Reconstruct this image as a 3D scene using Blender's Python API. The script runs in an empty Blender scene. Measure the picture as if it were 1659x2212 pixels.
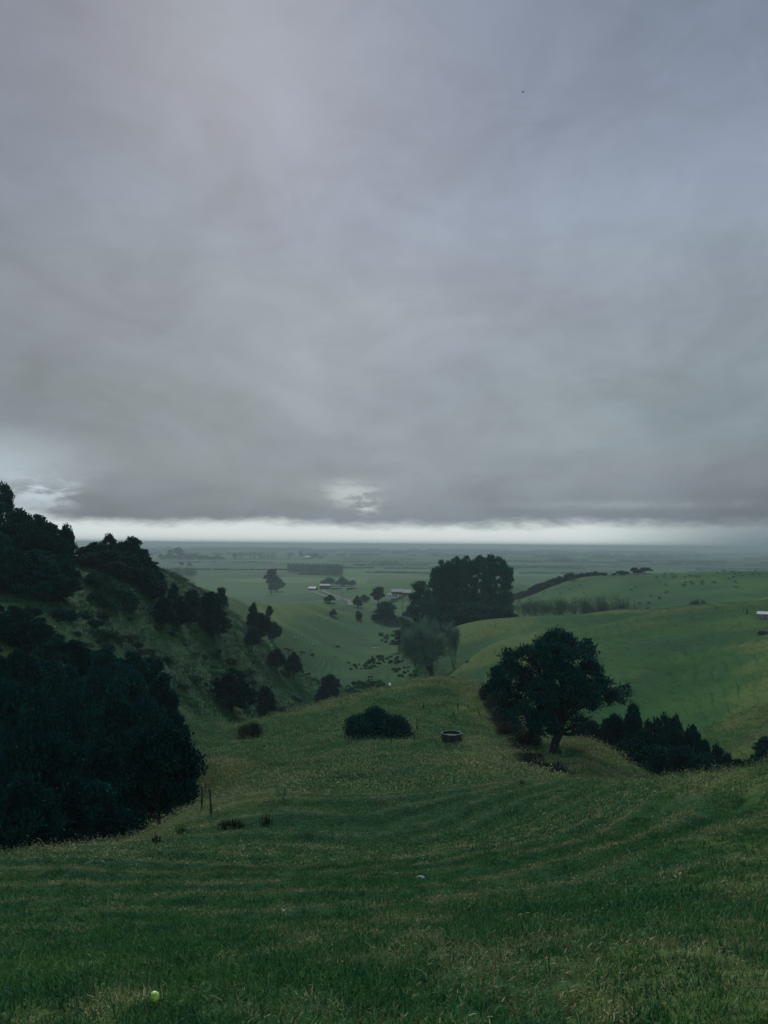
import bpy, math, random
import numpy as np
from mathutils import Vector, Matrix
PI = math.pi
SC = bpy.context.scene
COL = SC.collection
RNG = np.random.default_rng(7)
random.seed(7)

# ------------------------------------------------------------------ camera frame
W, H, F = 1659.0, 2212.0, 1662.0
CX, CY = W / 2, H / 2
HZY = 1177.0                                   # true horizon row at the centre column
pitch = math.atan((HZY - CY) / F)
roll = math.radians(0.47)
_f = Vector((0, math.cos(pitch), math.sin(pitch)))
_u0 = Vector((0, -math.sin(pitch), math.cos(pitch)))
_r0 = Vector((1, 0, 0))
_r = _r0 * math.cos(roll) + _u0 * math.sin(roll)
_u = -_r0 * math.sin(roll) + _u0 * math.cos(roll)

def ray(px, py):
    return _f + _r * ((px - CX) / F) + _u * ((CY - py) / F)

def at(px, py, d):
    """point seen at (px,py), horizontal distance d metres"""
    v = ray(px, py)
    return v * (d / math.hypot(v.x, v.y))

def srgb(r, g, b):
    def c(v):
        v /= 255.0
        return v / 12.92 if v <= 0.04045 else ((v + 0.055) / 1.055) ** 2.4
    return (c(r), c(g), c(b), 1.0)

# ------------------------------------------------------------------ vectorised noise
def _hash(ix, iy, s):
    h = (ix.astype(np.int64) * 374761393 + iy.astype(np.int64) * 668265263 + s * 1442695041) & 0xffffffff
    h = ((h ^ (h >> 13)) * 1274126177) & 0xffffffff
    return ((h ^ (h >> 16)) & 0xffff) / 65535.0

def vnoise(x, y, s=0):
    x = np.asarray(x, float); y = np.asarray(y, float)
    ix = np.floor(x); iy = np.floor(y)
    fx = x - ix; fy = y - iy
    fx = fx * fx * (3 - 2 * fx); fy = fy * fy * (3 - 2 * fy)
    a = _hash(ix, iy, s); b = _hash(ix + 1, iy, s); c = _hash(ix, iy + 1, s); d = _hash(ix + 1, iy + 1, s)
    return (a * (1 - fx) + b * fx) * (1 - fy) + (c * (1 - fx) + d * fx) * fy

def fbm(x, y, s=0, o=4):
    t = 0; a = 0.5; n = 0
    for k in range(o):
        t = t + a * vnoise(x * 2 ** k + 17.3 * k, y * 2 ** k - 9.1 * k, s + k); n += a; a *= 0.5
    return t / n

def sstep(a, b, x):
    t = np.clip((np.asarray(x, float) - a) / (b - a), 0, 1)
    return t * t * (3 - 2 * t)

# ------------------------------------------------------------------ terrain
PLAIN = -91.6
def base_z(d):
    return -1.6 - 90.0 * (1 - np.exp(-np.asarray(d, float) / 250.0))

VIS = [  # (px, py, distance) surfaces one sees
 (0,2212,4.7),(400,2212,4.5),(829,2212,4.3),(1300,2212,4.0),(1659,2212,3.8),
 (0,2000,10),(400,2000,9.3),(829,2000,8.5),(1300,2000,7.6),(1659,2000,6.9),
 (0,1900,16),(400,1900,15.5),(829,1900,14),(1300,1900,11.5),(1659,1900,9.6),
 (0,1855,21),(150,1838,25),(300,1815,30),(345,1795,36),(400,1780,40),
 (600,1830,24),(829,1800,27),(1100,1800,23),(1300,1800,17.5),(1480,1800,15),(1659,1800,13.5),
 (435,1740,48),(560,1740,45),(700,1740,41),(560,1700,58),(700,1700,54),(829,1700,50),(960,1700,48),(1100,1700,44),
 (1230,1698,40),(1150,1666,52),(1195,1686,44),(1150,1634,84),(975,1675,57),(1050,1672,55),(880,1675,57),(790,1675,58),(1105,1668,53),(975,1625,77),(1040,1626,73),(890,1625,76),(1300,1692,35),(1400,1690,31),(1480,1681,28),(1560,1674,24),(1659,1670,20),
 (430,1650,75),(500,1650,76),(650,1650,71),(829,1650,66),(960,1650,65),(1090,1650,60),
 (430,1610,96),(520,1600,99),(650,1600,92),(810,1600,84),(975,1594,91),(1060,1600,82),
 (700,1550,108),(810,1550,100),(900,1550,104),(1000,1550,106),(1060,1540,110),(829,1505,118),(960,1500,120),
 (430,1587,108),(500,1572,112),(600,1545,116),(700,1517,121),(800,1493,125),(900,1472,130),(960,1467,134),(1020,1474,130),(1060,1492,124),
 (1200,1625,88),(1230,1690,72),(1230,1650,80),(1300,1640,85),(1290,1602,93),(1345,1640,91),(1400,1688,86),(1300,1680,74),
 (1500,1625,140),(1500,1550,162),(1500,1500,182),(1500,1450,210),(1500,1400,245),(1500,1350,290),(1480,1320,322),(1425,1322,335),
 (1400,1550,170),(1400,1500,188),(1400,1450,212),(1400,1400,250),(1400,1350,300),
 (1600,1610,125),(1600,1550,145),(1600,1500,165),(1600,1450,190),(1600,1400,222),(1600,1350,270),
 (1659,1650,100),(1659,1600,118),(1659,1500,158),(1659,1400,213),(1659,1340,275),
 (1300,1500,190),(1300,1450,220),(1300,1400,272),(1250,1375,310),(1300,1368,300),(1190,1395,290),
 (1330,1345,375),(1300,1322,400),(1350,1320,392),(1400,1325,372),(1250,1332,400),(1150,1332,404),(1060,1338,412),(985,1352,424),
 (1100,1350,372),(1100,1380,318),(1100,1430,250),(1040,1400,310),(1000,1370,380),(1050,1470,232),(1000,1440,318),(1000,1460,290),
 (1300,1310,620),(1400,1290,680),(1300,1270,760),(1180,1290,800),(1120,1297,880),(1180,1268,880),(1250,1248,862),(1330,1243,850),(1400,1240,840),(1500,1236,820),(1580,1235,806),(1659,1236,795),
 (1600,1290,620),(1600,1260,720),(1500,1326,415),(1580,1306,440),(1659,1289,450),
 (780,1487,332),(925,1466,332),(840,1460,362),(840,1440,400),(790,1427,425),(850,1425,430),(850,1395,500),(850,1375,560),(850,1355,650),
 (720,1430,400),(720,1400,450),(720,1370,520),(720,1345,620),(720,1320,720),
 (365,1240,262),(400,1255,300),(450,1274,350),(500,1289,400),(560,1298,500),(603,1301,590),(650,1299,680),(710,1299,780),(758,1309,780),(812,1325,725),(877,1353,645),
 (865,1283,950),(900,1300,860),(831,1268,1250),(921,1252,1300),(1000,1252,1300),(1095,1255,1300),
 (230,1240,215),(290,1272,205),(355,1300,215),(200,1280,185),(130,1300,168),(130,1340,150),(200,1350,158),(300,1350,180),
 (400,1320,240),(450,1330,280),(500,1340,310),(520,1380,290),(560,1400,300),(600,1440,300),(640,1400,380),(660,1450,350),
 (600,1480,270),(620,1520,232),(560,1540,202),(500,1480,220),(450,1450,200),(400,1400,190),(300,1400,165),(200,1400,145),
 (100,1400,125),(0,1400,115),(0,1300,150),(0,1255,180),(400,1480,160),(440,1540,150),(480,1560,152),(350,1500,130),(250,1500,110),
 (560,1350,370),(600,1340,440),(640,1340,500),(700,1460,350),(700,1500,300),
]
HID = [  # (px, distance, z) ground the near ground hides
 (1140,70,-22.0),(1180,62,-20.8),(1215,55,-19.0),(829,1.0,-1.9),(0,1.5,-2.1),(829,2.5,-2.3),(1659,2.5,-2.15),(0,2.5,-2.4),
 (1300,60,-25),(1400,58,-25),(1500,60,-26),(1600,55,-22),(1659,45,-18),
 (1450,100,-34),(1550,105,-34),(1350,120,-36),(1659,75,-26),(1250,130,-37),(1200,130,-35),(1100,165,-40),(1000,200,-46),(900,230,-53),
 (1000,250,-52),(960,190,-46),(880,200,-50),(800,200,-52),(700,180,-47),(600,160,-42),(500,140,-38),(430,132,-34),
 (1450,480,-48),(1300,520,-55),(1150,560,-60),(1000,520,-57),(1000,700,-66),(1100,700,-64),(1659,560,-40),
 (1150,1050,-80),(1300,1080,-72),(1500,1080,-70),(1659,1080,-68),(1250,1300,-86),(1500,1350,-88),(1659,1400,-88),
 (0,260,-8),(150,260,-10),(200,350,-25),(0,400,-30),(300,400,-35),(100,700,-70),(300,700,-76),(0,1000,-86),(300,1100,-90),
 (100,60,-26),(250,60,-25),(0,50,-21),(350,75,-26),(0,80,-22),(150,85,-23),(280,40,-17),(100,38,-18),
 (450,500,-50),(500,600,-64),(560,750,-78),(603,900,-86),(710,1000,-89),(812,930,-80),
 (603,1400,-91),(829,1600,-90),(1100,1600,-85),(400,1600,-91.5),(1300,1700,-91),
]
_c = []
for px, py, d in VIS:
    p = at(px, py, d)
    _c.append((math.atan2(p.x, p.y), math.log(d), p.z, px))
for px, d, z in HID:
    v = ray(px, 1300)
    _c.append((math.atan2(v.x, v.y), math.log(d), z, px))
_extra = []
for a, l, z, px in _c:
    if px <= 20: _extra.append((a - 0.2, l, z, px))
    if px >= 1640: _extra.append((a + 0.2, l, z, px))
_c += _extra
_c = np.array(_c)
_cu, _cv = _c[:, 0], _c[:, 1]
_cr = (_c[:, 2] - base_z(np.exp(_cv))) / np.exp(_cv)
def _phi(r2):
    return np.where(r2 > 1e-12, 0.5 * r2 * np.log(np.maximum(r2, 1e-12)), 0.0)
_n = len(_cu)
_A = np.zeros((_n + 3, _n + 3))
_A[:_n, :_n] = _phi((_cu[:, None] - _cu[None]) ** 2 + (_cv[:, None] - _cv[None]) ** 2) + np.eye(_n) * 2e-4
_A[:_n, _n] = 1; _A[:_n, _n + 1] = _cu; _A[:_n, _n + 2] = _cv
_A[_n:, :_n] = _A[:_n, _n:].T
_w = np.linalg.solve(_A, np.concatenate([_cr, np.zeros(3)]))

_GA = np.linspace(-0.74, 0.74, 340); _GV = np.linspace(math.log(0.55), math.log(2600), 420)
def _eval_rbf():
    A, V = np.meshgrid(_GA, np.minimum(_GV, math.log(2200)), indexing='ij')
    a = A.ravel(); v = V.ravel(); out = np.empty(len(a))
    for k in range(0, len(a), 20000):
        s = slice(k, k + 20000)
        r2 = (a[s][:, None] - _cu[None]) ** 2 + (v[s][:, None] - _cv[None]) ** 2
        out[s] = _phi(r2) @ _w[:_n] + _w[_n] + _w[_n + 1] * a[s] + _w[_n + 2] * v[s]
    return out.reshape(A.shape)
_G = _eval_rbf()

def smooth_z(a, d):
    """ground height (before small relief) at azimuth a, distance d"""
    a = np.asarray(a, float).ravel(); d = np.asarray(d, float).ravel()
    ia = (np.clip(a, -0.72, 0.72) - _GA[0]) / (_GA[1] - _GA[0])
    iv = (np.log(np.clip(d, 0.6, 2300)) - _GV[0]) / (_GV[1] - _GV[0])
    def cr(t):
        return [-.5 * t + t * t - .5 * t ** 3, 1 - 2.5 * t * t + 1.5 * t ** 3, .5 * t + 2 * t * t - 1.5 * t ** 3, -.5 * t * t + .5 * t ** 3]
    ja = ia.astype(int); jv = iv.astype(int); wa = cr(ia - ja); wv = cr(iv - jv); out = 0
    for p in range(4):
        for q in range(4):
            out = out + _G[np.clip(ja + p - 1, 0, len(_GA) - 1), np.clip(jv + q - 1, 0, len(_GV) - 1)] * wa[p] * wv[q]
    fade = 1 - sstep(1300, 2300, d)
    fade *= 1 - sstep(0.75, 1.6, np.abs(a))
    z = base_z(d) + out * d * fade
    return np.maximum(z, PLAIN - 1)

def relief(x, y, d, z):
    n1 = fbm(x / 9, y / 9, 3) - 0.5
    n2 = fbm(x / 1.3, y / 1.3, 11) - 0.5
    near = 1 - sstep(150, 260, d)
    out = n1 * 0.28 * near * sstep(6, 30, d) + n2 * 0.16 * near * sstep(1.2, 3.5, d)
    # stock tracks: little steps that follow the contour
    ph = z / 0.66 + 2.4 * fbm(x / 18, y / 18, 21, 2) + 0.18 * fbm(x / 2.5, y / 2.5, 5)
    s = ph - np.floor(ph)
    saw = np.where(s < 0.75, s / 0.75, (1 - s) / 0.25) - 0.5
    tr = sstep(0.35, 0.6, fbm(x / 22 + 3, y / 22, 31)) * 0.6 + 0.4
    out = out + saw * 0.20 * near * sstep(6, 20, d) * tr
    ph = z / 1.15 + 1.1 * fbm(x / 60, y / 60, 41, 2) + 0.25 * fbm(x / 9, y / 9, 43, 2)
    s = ph - np.floor(ph)
    saw = np.where(s < 0.7, s / 0.7, (1 - s) / 0.3) - 0.5
    mid = sstep(120, 170, d) * (1 - sstep(420, 700, d))
    out = out + saw * 0.48 * mid * np.maximum(sstep(0.42, 0.6, fbm(x / 60, y / 60, 51)), 0.9 * sstep(0.22, 0.3, x / np.maximum(y, 1)) * (1 - sstep(230, 300, d)))
    out = out + (fbm(x / 30, y / 30, 61) - 0.5) * 2.2 * sstep(120, 200, d) * (1 - sstep(900, 1300, d))
    out = out + (fbm(x / 500, y / 300, 71) - 0.5) * 5.0 * sstep(1300, 2500, d) * (1 - sstep(9000, 14000, d))
    return out

def ground_z(x, y):
    x = np.atleast_1d(np.asarray(x, float)); y = np.atleast_1d(np.asarray(y, float))
    d = np.hypot(x, y)
    z = smooth_z(np.arctan2(x, y), d)
    return z + relief(x, y, d, z)

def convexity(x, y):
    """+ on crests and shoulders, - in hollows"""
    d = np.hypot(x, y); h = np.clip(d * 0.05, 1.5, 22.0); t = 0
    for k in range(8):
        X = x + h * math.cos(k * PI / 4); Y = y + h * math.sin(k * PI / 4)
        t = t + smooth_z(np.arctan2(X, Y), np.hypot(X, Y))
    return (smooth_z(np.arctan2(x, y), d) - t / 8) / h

def gz(x, y):
    return float(ground_z(x, y)[0])

_marchcache = {}
def hit(px, py, dmin=2.0, dmax=9000.0):
    """first ground point along the ray"""
    v = ray(px, py); hl = math.hypot(v.x, v.y)
    ds = np.exp(np.linspace(math.log(dmin), math.log(dmax), 500))
    xs = v.x / hl * ds; ys = v.y / hl * ds; zs = v.z / hl * ds
    below = zs < ground_z(xs, ys)
    k = int(np.argmax(below))
    if not below[k]: k = len(ds) - 1
    if k == 0: return Vector((xs[0], ys[0], gz(xs[0], ys[0])))
    a, b = ds[k - 1], ds[k]
    dd = np.linspace(a, b, 24)
    xs = v.x / hl * dd; ys = v.y / hl * dd; zs = v.z / hl * dd
    k = int(np.argmax(zs < ground_z(xs, ys)))
    return Vector((xs[k], ys[k], gz(xs[k], ys[k])))

def spot(px, d):
    v = ray(px, 1300); hl = math.hypot(v.x, v.y)
    x, y = v.x / hl * d, v.y / hl * d
    return Vector((x, y, gz(x, y)))

# ------------------------------------------------------------------ object helpers
def mesh_np(name, verts, faces, smooth=False):
    """faces: (n,k) int array or list of such arrays"""
    me = bpy.data.meshes.new(name)
    verts = np.asarray(verts, dtype=np.float32).reshape(-1, 3)
    if not isinstance(faces, list): faces = [faces]
    faces = [np.asarray(f, dtype=np.int32) for f in faces if len(f)]
    nl = sum(f.size for f in faces); nf = sum(len(f) for f in faces)
    me.vertices.add(len(verts)); me.vertices.foreach_set('co', verts.ravel())
    me.loops.add(nl); me.loops.foreach_set('vertex_index', np.concatenate([f.ravel() for f in faces]))
    me.polygons.add(nf)
    st = []; tot = 0
    for f in faces:
        st.append(tot + np.arange(len(f)) * f.shape[1]); tot += f.size
    me.polygons.foreach_set('loop_start', np.concatenate(st).astype(np.int32))
    me.update(calc_edges=True)
    me.validate()
    if smooth: me.polygons.foreach_set('use_smooth', np.ones(len(me.polygons), dtype=bool))
    return me

class MB:
    """collects simple solids into one mesh"""
    def __init__(s): s.v = []; s.f = []
    def add(s, v, f):
        o = len(s.v); s.v += [tuple(p) for p in v]; s.f += [tuple(i + o for i in q) for q in f]; return s
    def box(s, x0, x1, y0, y1, z0, z1):
        v = [(x0,y0,z0),(x1,y0,z0),(x1,y1,z0),(x0,y1,z0),(x0,y0,z1),(x1,y0,z1),(x1,y1,z1),(x0,y1,z1)]
        return s.add(v, [(0,3,2,1),(4,5,6,7),(0,1,5,4),(1,2,6,5),(2,3,7,6),(3,0,4,7)])
    def tube(s, pts, rad, n=8, cap=True):
        pts = [Vector(p) for p in pts]
        if not isinstance(rad, (list, tuple)): rad = [rad] * len(pts)
        v = []; f = []
        for i, p in enumerate(pts):
            t = (pts[min(i + 1, len(pts) - 1)] - pts[max(i - 1, 0)]).normalized()
            a = t.cross(Vector((0.13, 0.97, 0.2)))
            if a.length < 1e-3: a = t.cross(Vector((1, 0, 0)))
            a.normalize(); b = t.cross(a)
            for k in range(n):
                th = 2 * PI * k / n
                v.append(p + (a * math.cos(th) + b * math.sin(th)) * rad[i])
        for i in range(len(pts) - 1):
            for k in range(n):
                f.append((i * n + k, i * n + (k + 1) % n, (i + 1) * n + (k + 1) % n, (i + 1) * n + k))
        if cap:
            f.append(tuple(range(n - 1, -1, -1))); f.append(tuple((len(pts) - 1) * n + k for k in range(n)))
        return s.add(v, f)
    def mesh(s, name, smooth=False):
        me = bpy.data.meshes.new(name); me.from_pydata(s.v, [], s.f); me.validate(); me.update()
        if smooth: me.polygons.foreach_set('use_smooth', [True] * len(me.polygons))
        return me
    def build(s, name, m, parent=None, smooth=False):
        return obj(name, s.mesh(name, smooth), m, parent)

def obj(name, me, m=None, parent=None, loc=None):
    if m is not None and len(me.materials) == 0: me.materials.append(m)
    o = bpy.data.objects.new(name, me); COL.objects.link(o)
    if parent is not None: o.parent = parent
    if loc is not None: o.location = loc
    return o

def tag(o, label=None, cat=None, group=None, kind=None):
    if label: o['label'] = label
    if cat: o['category'] = cat
    if group: o['group'] = group
    if kind: o['kind'] = kind
    return o

def empty(name, loc=(0, 0, 0), rz=0, label=None, cat=None, group=None):
    o = bpy.data.objects.new(name, None); COL.objects.link(o)
    o.location = loc; o.rotation_euler = (0, 0, rz); o.empty_display_size = 0.2
    return tag(o, label, cat, group)

def clone(o, parent=None):
    c = o.copy(); COL.objects.link(c)
    if parent is not None: c.parent = parent
    for ch in list(o.children): clone(ch, c)
    return c

# ------------------------------------------------------------------ materials
def mat(name):
    m = bpy.data.materials.new(name); m.use_nodes = True
    nt = m.node_tree; b = nt.nodes['Principled BSDF']
    return m, nt, b

def ramp(nt, fac, stops, interp='LINEAR'):
    r = nt.nodes.new('ShaderNodeValToRGB'); r.color_ramp.interpolation = interp
    while len(r.color_ramp.elements) < len(stops): r.color_ramp.elements.new(0.5)
    for e, (p, c) in zip(r.color_ramp.elements, stops): e.position = p; e.color = c
    nt.links.new(fac, r.inputs[0]); return r.outputs[0]

def tex(nt, vec, scale, detail=3, rough=0.55, dist=0.0, out='Fac'):
    n = nt.nodes.new('ShaderNodeTexNoise'); n.inputs['Scale'].default_value = scale
    n.inputs['Detail'].default_value = detail; n.inputs['Roughness'].default_value = rough
    n.inputs['Distortion'].default_value = dist
    if vec is not None: nt.links.new(vec, n.inputs['Vector'])
    return n.outputs[out]

def mth(nt, op, a, b=None, c=None, clamp=False):
    n = nt.nodes.new('ShaderNodeMath'); n.operation = op; n.use_clamp = clamp
    for i, v in enumerate((a, b, c)):
        if v is None: continue
        if isinstance(v, (int, float)): n.inputs[i].default_value = v
        else: nt.links.new(v, n.inputs[i])
    return n.outputs[0]

def mix(nt, fac, a, b, mode='MIX'):
    n = nt.nodes.new('ShaderNodeMix'); n.data_type = 'RGBA'; n.blend_type = mode
    for s, v in ((n.inputs[0], fac), (n.inputs[6], a), (n.inputs[7], b)):
        if isinstance(v, (int, float)): s.default_value = v
        elif isinstance(v, tuple): s.default_value = v
        else: nt.links.new(v, s)
    return n.outputs[2]

def smoothn(nt, x, a, b, t0=0.0, t1=1.0):
    n = nt.nodes.new('ShaderNodeMapRange'); n.interpolation_type = 'SMOOTHSTEP'
    n.inputs[1].default_value = a; n.inputs[2].default_value = b; n.inputs[3].default_value = t0; n.inputs[4].default_value = t1
    nt.links.new(x, n.inputs[0]); return n.outputs[0]

def foliage(name, c1, c2, c3, rough=0.75, scale=0.6):
    """leaf colour varies from clump to clump and from tree to tree"""
    m, nt, b = mat(name)
    g = nt.nodes.new('ShaderNodeNewGeometry'); oi = nt.nodes.new('ShaderNodeObjectInfo')
    n = tex(nt, g.outputs['Position'], scale, 3)
    c = ramp(nt, n, [(0.32, c1), (0.52, c2), (0.72, c3)])
    hv = nt.nodes.new('ShaderNodeHueSaturation')
    nt.links.new(c, hv.inputs['Color'])
    nt.links.new(smoothn(nt, oi.outputs['Random'], 0, 1, 0.75, 1.25), hv.inputs['Value'])
    nt.links.new(hv.outputs[0], b.inputs['Base Color'])
    b.inputs['Roughness'].default_value = rough
    b.inputs['Specular IOR Level'].default_value = 0.06
    return m

def plain(name, c, rough=0.8, var=0.25, scale=3.0, metallic=0.0):
    m, nt, b = mat(name)
    tc = nt.nodes.new('ShaderNodeTexCoord')
    n = tex(nt, tc.outputs['Object'], scale, 4)
    lo = tuple(v * (1 - var) for v in c[:3]) + (1,); hi = tuple(min(1, v * (1 + var)) for v in c[:3]) + (1,)
    nt.links.new(ramp(nt, n, [(0.3, lo), (0.7, hi)]), b.inputs['Base Color'])
    b.inputs['Roughness'].default_value = rough; b.inputs['Metallic'].default_value = metallic
    return m
# ------------------------------------------------------------------ camera, sun, sky
cam = bpy.data.cameras.new('camera'); camo = bpy.data.objects.new('camera', cam); COL.objects.link(camo)
SC.camera = camo
cam.sensor_fit = 'VERTICAL'; cam.sensor_height = 36.0; cam.lens = 36.0 * F / H
cam.clip_start = 0.1; cam.clip_end = 60000
M3 = Matrix((( _r.x, _u.x, -_f.x), (_r.y, _u.y, -_f.y), (_r.z, _u.z, -_f.z)))
camo.matrix_world = M3.to_4x4()

SUN_AZ, SUN_EL = math.radians(-12), math.radians(36)      # behind the cloud, ahead and a little left
sun = bpy.data.lights.new('sun', 'SUN'); sun.energy = 1.5; sun.angle = math.radians(14); sun.color = (1.0, 0.96, 0.9)
so = bpy.data.objects.new('sun', sun); COL.objects.link(so)
sd = Vector((math.sin(SUN_AZ) * math.cos(SUN_EL), math.cos(SUN_AZ) * math.cos(SUN_EL), math.sin(SUN_EL)))
so.rotation_euler = (-sd).to_track_quat('-Z', 'Y').to_euler()

def make_world():
    w = bpy.data.worlds.new('World'); SC.world = w; w.use_nodes = True
    nt = w.node_tree; nt.nodes.clear()
    L = nt.links.new
    out = nt.nodes.new('ShaderNodeOutputWorld'); bg = nt.nodes.new('ShaderNodeBackground'); L(bg.outputs[0], out.inputs[0])
    sky = nt.nodes.new('ShaderNodeTexSky'); sky.sky_type = 'NISHITA'; sky.sun_disc = False
    sky.sun_elevation = SUN_EL; sky.sun_rotation = SUN_AZ; sky.dust_density = 4
    tc = nt.nodes.new('ShaderNodeTexCoord'); sp = nt.nodes.new('ShaderNodeSeparateXYZ'); L(tc.outputs['Generated'], sp.inputs[0])
    x, y, z = sp.outputs
    zc = mth(nt, 'MAXIMUM', z, 0.0)
    den = mth(nt, 'ADD', zc, 0.10)
    def plane(sx, sy):
        c = nt.nodes.new('ShaderNodeCombineXYZ')
        L(mth(nt, 'MULTIPLY', mth(nt, 'DIVIDE', x, den), sx), c.inputs[0]); L(mth(nt, 'MULTIPLY', mth(nt, 'DIVIDE', y, den), sy), c.inputs[1]); return c.outputs[0]
    base = ramp(nt, zc, [(0.0, srgb(124,136,144)), (0.045, srgb(129,140,148)), (0.10, srgb(140,150,158)), (0.20, srgb(145,156,164)),
                         (0.30, srgb(148,158,168)), (0.40, srgb(149,161,179)), (0.50, srgb(147,159,180)), (0.62, srgb(137,151,173)), (1.0, srgb(140,152,170))])
    n1 = tex(nt, plane(0.9, 0.55), 1.0, 5, 0.5, 0.6)
    n2 = tex(nt, plane(0.35, 0.25), 1.7, 3, 0.5, 0.3)
    n3 = tex(nt, plane(2.2, 1.1), 1.0, 6, 0.55, 0.8)
    ce = nt.nodes.new('ShaderNodeCombineXYZ'); L(x, ce.inputs[0]); L(mth(nt, 'MULTIPLY', z, 1.7), ce.inputs[1]); L(y, ce.inputs[2])
    n4 = tex(nt, ce.outputs[0], 3.4, 6, 0.55, 0.5); n5 = tex(nt, ce.outputs[0], 9.0, 5, 0.6, 0.9)
    lum = mth(nt, 'ADD', mth(nt, 'ADD', smoothn(nt, n1, 0.3, 0.7, 0.94, 1.03), mth(nt, 'ADD', smoothn(nt, n4, 0.3, 0.7, -0.09, 0.09), smoothn(nt, n5, 0.3, 0.7, -0.045, 0.045))), mth(nt, 'MULTIPLY', smoothn(nt, n3, 0.3, 0.7, -0.05, 0.05), smoothn(nt, z, 0.03, 0.2)))
    cl = nt.nodes.new('ShaderNodeCombineColor')
    for i in range(3): L(lum, cl.inputs[i])
    c = mix(nt, 1.0, base, cl.outputs[0], 'MULTIPLY')
    tint = ramp(nt, n2, [(0.35, (0.96, 1.01, 1.0, 1)), (0.5, (1, 1, 1, 1)), (0.65, (0.995, 0.995, 1.03, 1))])
    c = mix(nt, 1.0, c, tint, 'MULTIPLY')
    # far left darkened as lens vignetting, top toned down, cloud darker low right
    dl = mth(nt, 'MULTIPLY', smoothn(nt, x, -0.50, 0.05, 0.76, 1.0), smoothn(nt, z, 0.28, 0.58, 1.0, 0.78))
    dr = mth(nt, 'SUBTRACT', 1.0, mth(nt, 'MULTIPLY', smoothn(nt, x, 0.18, 0.45), mth(nt, 'MULTIPLY', smoothn(nt, z, 0.0, 0.22, 1.0, 0.0), 0.22)))
    dd = mth(nt, 'MULTIPLY', dl, dr)
    cd = nt.nodes.new('ShaderNodeCombineColor')
    for i in range(3): L(dd, cd.inputs[i])
    c = mix(nt, 1.0, c, cd.outputs[0], 'MULTIPLY')
    # clear bright band under the cloud deck, with a ragged upper edge
    cv = nt.nodes.new('ShaderNodeCombineXYZ'); L(x, cv.inputs[0]); L(mth(nt, 'MULTIPLY', z, 3.0), cv.inputs[1]); L(y, cv.inputs[2])
    e1 = tex(nt, cv.outputs[0], 5.0, 5, 0.6)
    e2 = tex(nt, cv.outputs[0], 22.0, 4, 0.6)
    edge = mth(nt, 'ADD', mth(nt, 'MULTIPLY', mth(nt, 'SUBTRACT', e1, 0.5), 0.030), mth(nt, 'MULTIPLY', mth(nt, 'SUBTRACT', e2, 0.5), 0.020))
    edge = mth(nt, 'ADD', edge, 0.0285)
    edge = mth(nt, 'ADD', edge, smoothn(nt, x, -0.50, -0.36, 0.022, 0.0))
    dz = mth(nt, 'SUBTRACT', z, edge)
    band = smoothn(nt, dz, -0.009, 0.009, 1.0, 0.0)
    bcol = mix(nt, smoothn(nt, x, 0.22, 0.46), srgb(232, 242, 241), srgb(122, 137, 146))
    bcol = mix(nt, smoothn(nt, z, 0.004, 0.03), bcol, mix(nt, 0.75, srgb(190,200,200), bcol))
    c = mix(nt, band, c, bcol)
    e3 = tex(nt, cv.outputs[0], 27.0, 6, 0.6, 0.25)
    # glow at the far left above the hill and the torn bright puff in the middle
    def blob(cx0, cz0, rx, rz, amount, col, nthr):
        a = mth(nt, 'POWER', mth(nt, 'DIVIDE', mth(nt, 'SUBTRACT', x, cx0), rx), 2.0)
        b = mth(nt, 'POWER', mth(nt, 'DIVIDE', mth(nt, 'SUBTRACT', z, cz0), rz), 2.0)
        g = smoothn(nt, mth(nt, 'SQRT', mth(nt, 'ADD', a, b)), 0.0, 1.0, 1.0, 0.0)
        g = mth(nt, 'MULTIPLY', g, (smoothn(nt, e3, 0.42, 0.60, 0.0, 1.0) if nthr == 2 else smoothn(nt, e2 if nthr else e1, 0.36, 0.62, 0.35, 1.0)))
        return mix(nt, mth(nt, 'MULTIPLY', g, amount), c, col)
    c = blob(-0.48, 0.082, 0.22, 0.075, 0.95, srgb(176,190,200), 0)
    c = blob(-0.41, 0.060, 0.06, 0.034, 1.0, srgb(196,210,220), 2)
    c = blob(-0.46, 0.040, 0.12, 0.03, 0.9, srgb(186,198,206), 1)
    c = blob(-0.050, 0.070, 0.10, 0.030, 0.5, srgb(172,183,186), 1)
    c = blob(-0.042, 0.066, 0.060, 0.026, 0.8, srgb(192,202,204), 2)
    c = blob(-0.022, 0.052, 0.024, 0.022, 0.9, srgb(208,218,218), 2)
    c = blob(0.30, 0.052, 0.22, 0.010, 0.5, srgb(160,172,180), 1)
    L(z, (mr := nt.nodes.new('ShaderNodeMapRange')).inputs[0]); mr.inputs[1].default_value = -0.02; mr.inputs[2].default_value = -0.001
    c = mix(nt, mr.outputs[0], srgb(60, 75, 70), c)
    s10 = nt.nodes.new('ShaderNodeVectorMath'); s10.operation = 'SCALE'; s10.inputs['Scale'].default_value = 10.0 * SKY_GAIN; L(c, s10.inputs[0])
    cc = mix(nt, 0.03, s10.outputs[0], sky.outputs[0])
    L(cc, bg.inputs[0]); bg.inputs[1].default_value = 0.1
SKY_GAIN = 1.0
make_world()

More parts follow.
